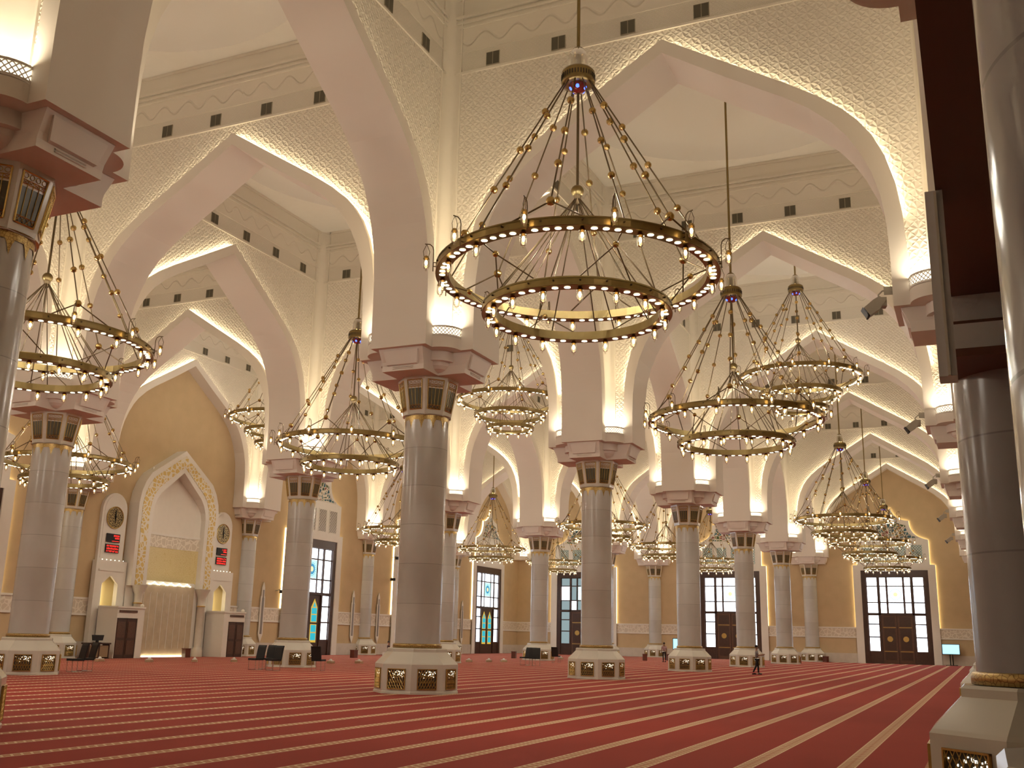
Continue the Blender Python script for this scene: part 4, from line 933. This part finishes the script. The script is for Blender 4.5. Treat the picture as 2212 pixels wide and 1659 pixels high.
# ------------------------------------------------------------------ floodlights and cameras
def flood(x, y, z, rz, lb, k=0.72):
    t = thing('floodlight', lb, 'floodlight', (x, y, z), rz, 'floodlights on the edge piers'); t.scale = (k, k, k)
    MB().path([(0, 0, .25), (0, .35, .3), (0, .5, .15), (0, .5, -.05)], .03, 'grey_metal', 6).box(-.02, .02, 0, .3, .15, .45, 'grey_metal').obj('bracket', t)
    h = MB()
    h.prism([(.28, -.1), (.50, -.42), (.85, -.66), (1.05, -.36), (.72, -.08), (.5, .05)], -.2, .2, 'grey_metal', 'x'); hd = h.obj('lamp_head', t)
    MB().add([(-.23, .88, -.71), (.23, .88, -.71), (.23, 1.10, -.36), (-.23, 1.10, -.36)], [(0, 1, 2, 3)], 'black').box(-.19, .19, .86, .93, -.70, -.46, 'black').obj('lens', hd)
    MB().box(-.16, .16, .25, .55, -.32, .02, 'grey_metal').obj('ballast', t)
for n, lb in ((2, 'nearest floodlight on the right edge piers, upper right'), (3, 'second floodlight down along the right edge piers'), (4, 'third floodlight down along the right edge piers'), (5, 'fourth floodlight down along the right edge piers'), (6, 'lowest and farthest floodlight on the right edge piers')):
    flood(n*B-.9, -14.0, 10.1, 0.25, lb)
flood(4.1*B-.0, 14.0+0, 10.1, 2.6, 'floodlight on the pier right of the large central column') if False else flood(5*B, 14.0, 10.05, PI, 'floodlight bracket on the second row pier right of the central column')
def cctv(p, rz, lb):
    t = thing('wall_camera', lb, 'camera', p, rz, 'cameras on the walls')
    MB().tube((0, 0, 0), (0, -.3, .1), .03, 'grey_metal', 6).path([(0, -.3, .1), (.15, -.4, .25)], .02, 'grey_metal', 5).obj('bracket', t); MB().box(-.12, .12, -.75, -.3, -.15, .08, 'black').obj('body', t)
cctv((84.2, YW, 8.1), .3, 'small black dome camera high beside the central column'); cctv((83.9, YW, 6.2), -.5, 'small black camera on the wall left of the central column, lower one'); cctv((67.6, YW, 4.4), .6, 'small black camera beside the glowing strip left of the left centre column'); cctv((XW, 12.6, 7.2), -PI/2+.3, 'tiny black camera on the end wall left of the middle far door')

# ------------------------------------------------------------------ people
def skin(name, joints, edges, rad, m, parent, lvl=2):
    me = bpy.data.meshes.new(name); me.from_pydata(joints, edges, []); me.materials.append(M[m])
    o = link(name, me, parent); s = o.modifiers.new('skin', 'SKIN')
    for i, r in enumerate(rad): me.skin_vertices[0].data[i].radius = r if isinstance(r, tuple) else (r, r)
    me.skin_vertices[0].data[0].use_root = True
    s.use_smooth_shade = True; u = o.modifiers.new('sub', 'SUBSURF'); u.levels = lvl; u.render_levels = lvl
    return o
def person(px, py, rz, lb, shirt, trous, pose, h=1.52):
    p = at(px, py); t = thing('person', lb, 'person', (p.x, p.y, -.2), rz); k = h/1.75; t.scale = (k, k, k)
    # facing -y local
    if pose == 'walk': f1, f2, k1, k2 = (.09, -.12), (-.09, .24), (.09, -.08), (-.09, .06)
    else: f1, f2, k1, k2 = (.10, .0), (-.10, .03), (.10, -.02), (-.10, 0)
    hip, sh, z0 = .95, 1.42, 0
    if pose == 'sit': hip, sh = .55, 1.02
    J = [(0, 0, hip), (0, 0, hip+.22), (0, 0, sh), (0, .0, sh+.09), (0, -.01, sh+.16)]
    # head, neck and arms are the body; clothes are children
    arm = {'walk': [((.2, -.08, 1.15), (.16, -.36, 1.20), (.14, -.46, 1.22)), ((-.2, -.06, 1.15), (-.15, -.34, 1.17), (-.12, -.44, 1.19))],
           'stand': [((.24, .0, 1.14), (.20, -.14, .95), (.18, -.2, .88)), ((-.24, .02, 1.14), (-.24, -.02, .9), (-.24, -.04, .80))],
           'sit': [((.22, -.05, .8), (.12, -.25, .68), (.08, -.32, .66)), ((-.22, -.05, .8), (-.12, -.25, .70), (-.06, -.33, .68))]}[pose]
    v = [(0, 0, hip), (0, 0, hip+.2), (0, 0, sh-.04), (0, 0, sh+.07), (0, -.01, sh+.17), (0, -.015, sh+.27)]; e = [(i, i+1) for i in range(5)]; r = [(.14, .09), (.13, .09), (.15, .09), .05, (.075, .09), (.06, .075)]
    for s, A in ((1, arm[0]), (-1, arm[1])):
        o0 = len(v); v += [(s*.17, 0, sh-.04)]+[q for q in A]; r += [.055, .042, .032, .03]; e += [(2, o0), (o0, o0+1), (o0+1, o0+2), (o0+2, o0+3)]
        hb = Vector(A[2]); d = (Vector(A[2])-Vector(A[1])).normalized()
        for kf in range(5):
            off = Vector((s*(-.028+.014*kf), 0, 0)) if kf else Vector((-s*.045, 0, .012)); a_ = len(v)
            v += [tuple(hb+d*.03+off), tuple(hb+d*(.075 if kf else .05)+off*1.1+Vector((0, 0, -.012)))]; r += [.009, .007]; e += [(o0+3, a_), (a_, a_+1)]
    skin('body', v, e, r, 'skin', t)
    # nose, ears, hair
    hz = sh+.235
    b = MB(); b.ball((0, -.095, hz-.01), .014, 'skin', 6, 1.5); b.ball((.078, 0, hz-.01), .02, 'skin', 6, 1.4); b.ball((-.078, 0, hz-.01), .02, 'skin', 6, 1.4)
    for s in (-1, 1): b.ball((s*.03, -.086, hz+.018), .009, 'hair', 6)
    b.box(-.022, .022, -.094, -.088, hz-.05, hz-.043, 'dark_shirt'); b.obj('face', t)
    b = MB(); b.lathe([(.0, hz+.125), (.05, hz+.118), (.084, hz+.075), (.094, hz+.02), (.085, hz-.02)], 'hair', 14, 0, .012); b.obj('hair', t)
    v = [(0, 0, hip+.02), (0, 0, hip+.22), (0, 0, sh-.05), (.19, 0, sh-.03), (-.19, 0, sh-.03)]; r = [(.155, .115), (.155, .11), (.17, .11), .07, .07]; e = [(0, 1), (1, 2), (2, 3), (2, 4)]
    for s, A, i0 in ((1, arm[0], 3), (-1, arm[1], 4)):
        v.append(tuple(Vector((s*.2, 0, sh-.05)).lerp(Vector(A[0]), .75))); r.append(.062); e.append((i0, len(v)-1))
    skin('shirt', v, e, r, shirt, t)
    if pose == 'sit':
        v = [(0, 0, hip), (.11, -.02, hip-.05), (-.11, -.02, hip-.05), (.14, -.42, .50), (-.14, -.42, .50), (.13, -.45, .08), (-.13, -.45, .08)]
    else:
        v = [(0, 0, hip+.06), (.09, 0, hip-.08), (-.09, 0, hip-.08), (k1[0], k1[1], .50), (k2[0], k2[1], .52), (f1[0], f1[1]+.03, .09), (f2[0], f2[1]+.03, .12)]
    skin('trousers', v, [(0, 1), (0, 2), (1, 3), (2, 4), (3, 5), (4, 6)], [(.15, .11), .095, .095, .066, .066, .05, .05], trous, t)
    for q in (v[5], v[6]): b = MB(); b.ball((q[0], q[1]-.06, .05), .05, 'black', 8, 1.0); b.box(q[0]-.045, q[0]+.045, q[1]-.2, q[1]+.06, 0.0, .07, 'black'); b.obj('shoe', t)
    return t
person(1636, 1457, 0.35, 'person in grey shirt and dark trousers walking right with arms held forward', 'grey_shirt', 'trousers', 'walk')
person(1435, 1430, 2.1, 'person in lilac shirt and dark trousers standing before the far wall column', 'lilac_shirt', 'trousers', 'stand')
t = person(838, 1420, .3, 'person in brown shirt with white cloth seated left of the central column', 'dark_shirt', 'white_cloth', 'sit')
p = at(838, 1420); t2 = thing('stool', 'low pale box seat under the person seated left of the central column', 'stool', (p.x, p.y, -.2)); MB().box(-.25, .25, -.1, .35, 0, .36, 'trim').obj('seat', t2)

# ------------------------------------------------------------------ gallery at the right edge
struct(MB().box(5.5, 17.4, -24, -15.36, 4.95, 5.02, 'soffit_shade').box(5.5, 17.2, -24, -15.36, 5.02, 5.35, 'pale').obj('ceiling_gallery'))  # thin dark sheet under the pale slab paints its unlit underside
t = thing('gallery_column', 'smooth glossy short column at the right edge under the gallery', 'column', (16.0, -16.02, 0), 0, 'short gallery columns')
link('base', CM['base'], t); link('gilt_ring', CM['ring'], t)
for i in range(8): a = i*PI/4; link('base_grille', CM['grille'], t, (1.142*math.cos(a), 1.142*math.sin(a), 0), a)
GS = MB().lathe([(.68, 1.18), (.68, 4.18)], 'shaft_shaded', 56).mesh('shaft'); link('shaft', GS, t)
b = MB(); b.box(-1.25, 1.1, -1.1, .66, 4.16, 4.24, 'soffit_shade'); b.box(-1.0, 1.1, -2, .64, 4.24, 4.56, 'pale'); b.box(-.9, 1.1, -2, .63, 4.56, 4.62, 'soffit_shade'); b.box(-.7, 1.2, -6, .62, 4.62, 4.95, 'pale'); b.obj('capital', t)  # dark layers paint the shade under and between the pale steps
t = thing('gallery_column', 'nearest glossy column, cut by the right edge of the picture', 'column', (8.30, -16.27, 0), 0, 'short gallery columns')
link('base', CM['base'], t); link('gilt_ring', CM['ring'], t); link('shaft', MB().lathe([(.68, 1.18), (.68, 4.95)], 'shaft_shaded', 72).mesh('shaft'), t)
t = thing('parapet_end', 'tall narrow pale slab hanging beside the short gallery column', 'parapet', (12.5, -15.345, 3.43), 0)
MB().box(0, .25, -.065, .065, 0, 1.52, 'pale').obj('slab', t); MB().box(-.03, 0, -.02, .0, 0, 1.5, 'trim').obj('edge_trim', t)
# ------------------------------------------------------------------ to metres
for o in list(sc.objects):
    if o.parent is None:
        o.location = o.location*S
        if o.type == 'LIGHT': o.data.energy *= S*S
        elif o.type != 'CAMERA': o.scale = o.scale*S
for o in sc.objects:
    if o.type == 'LIGHT' and o.parent is not None: o.data.energy *= S*S
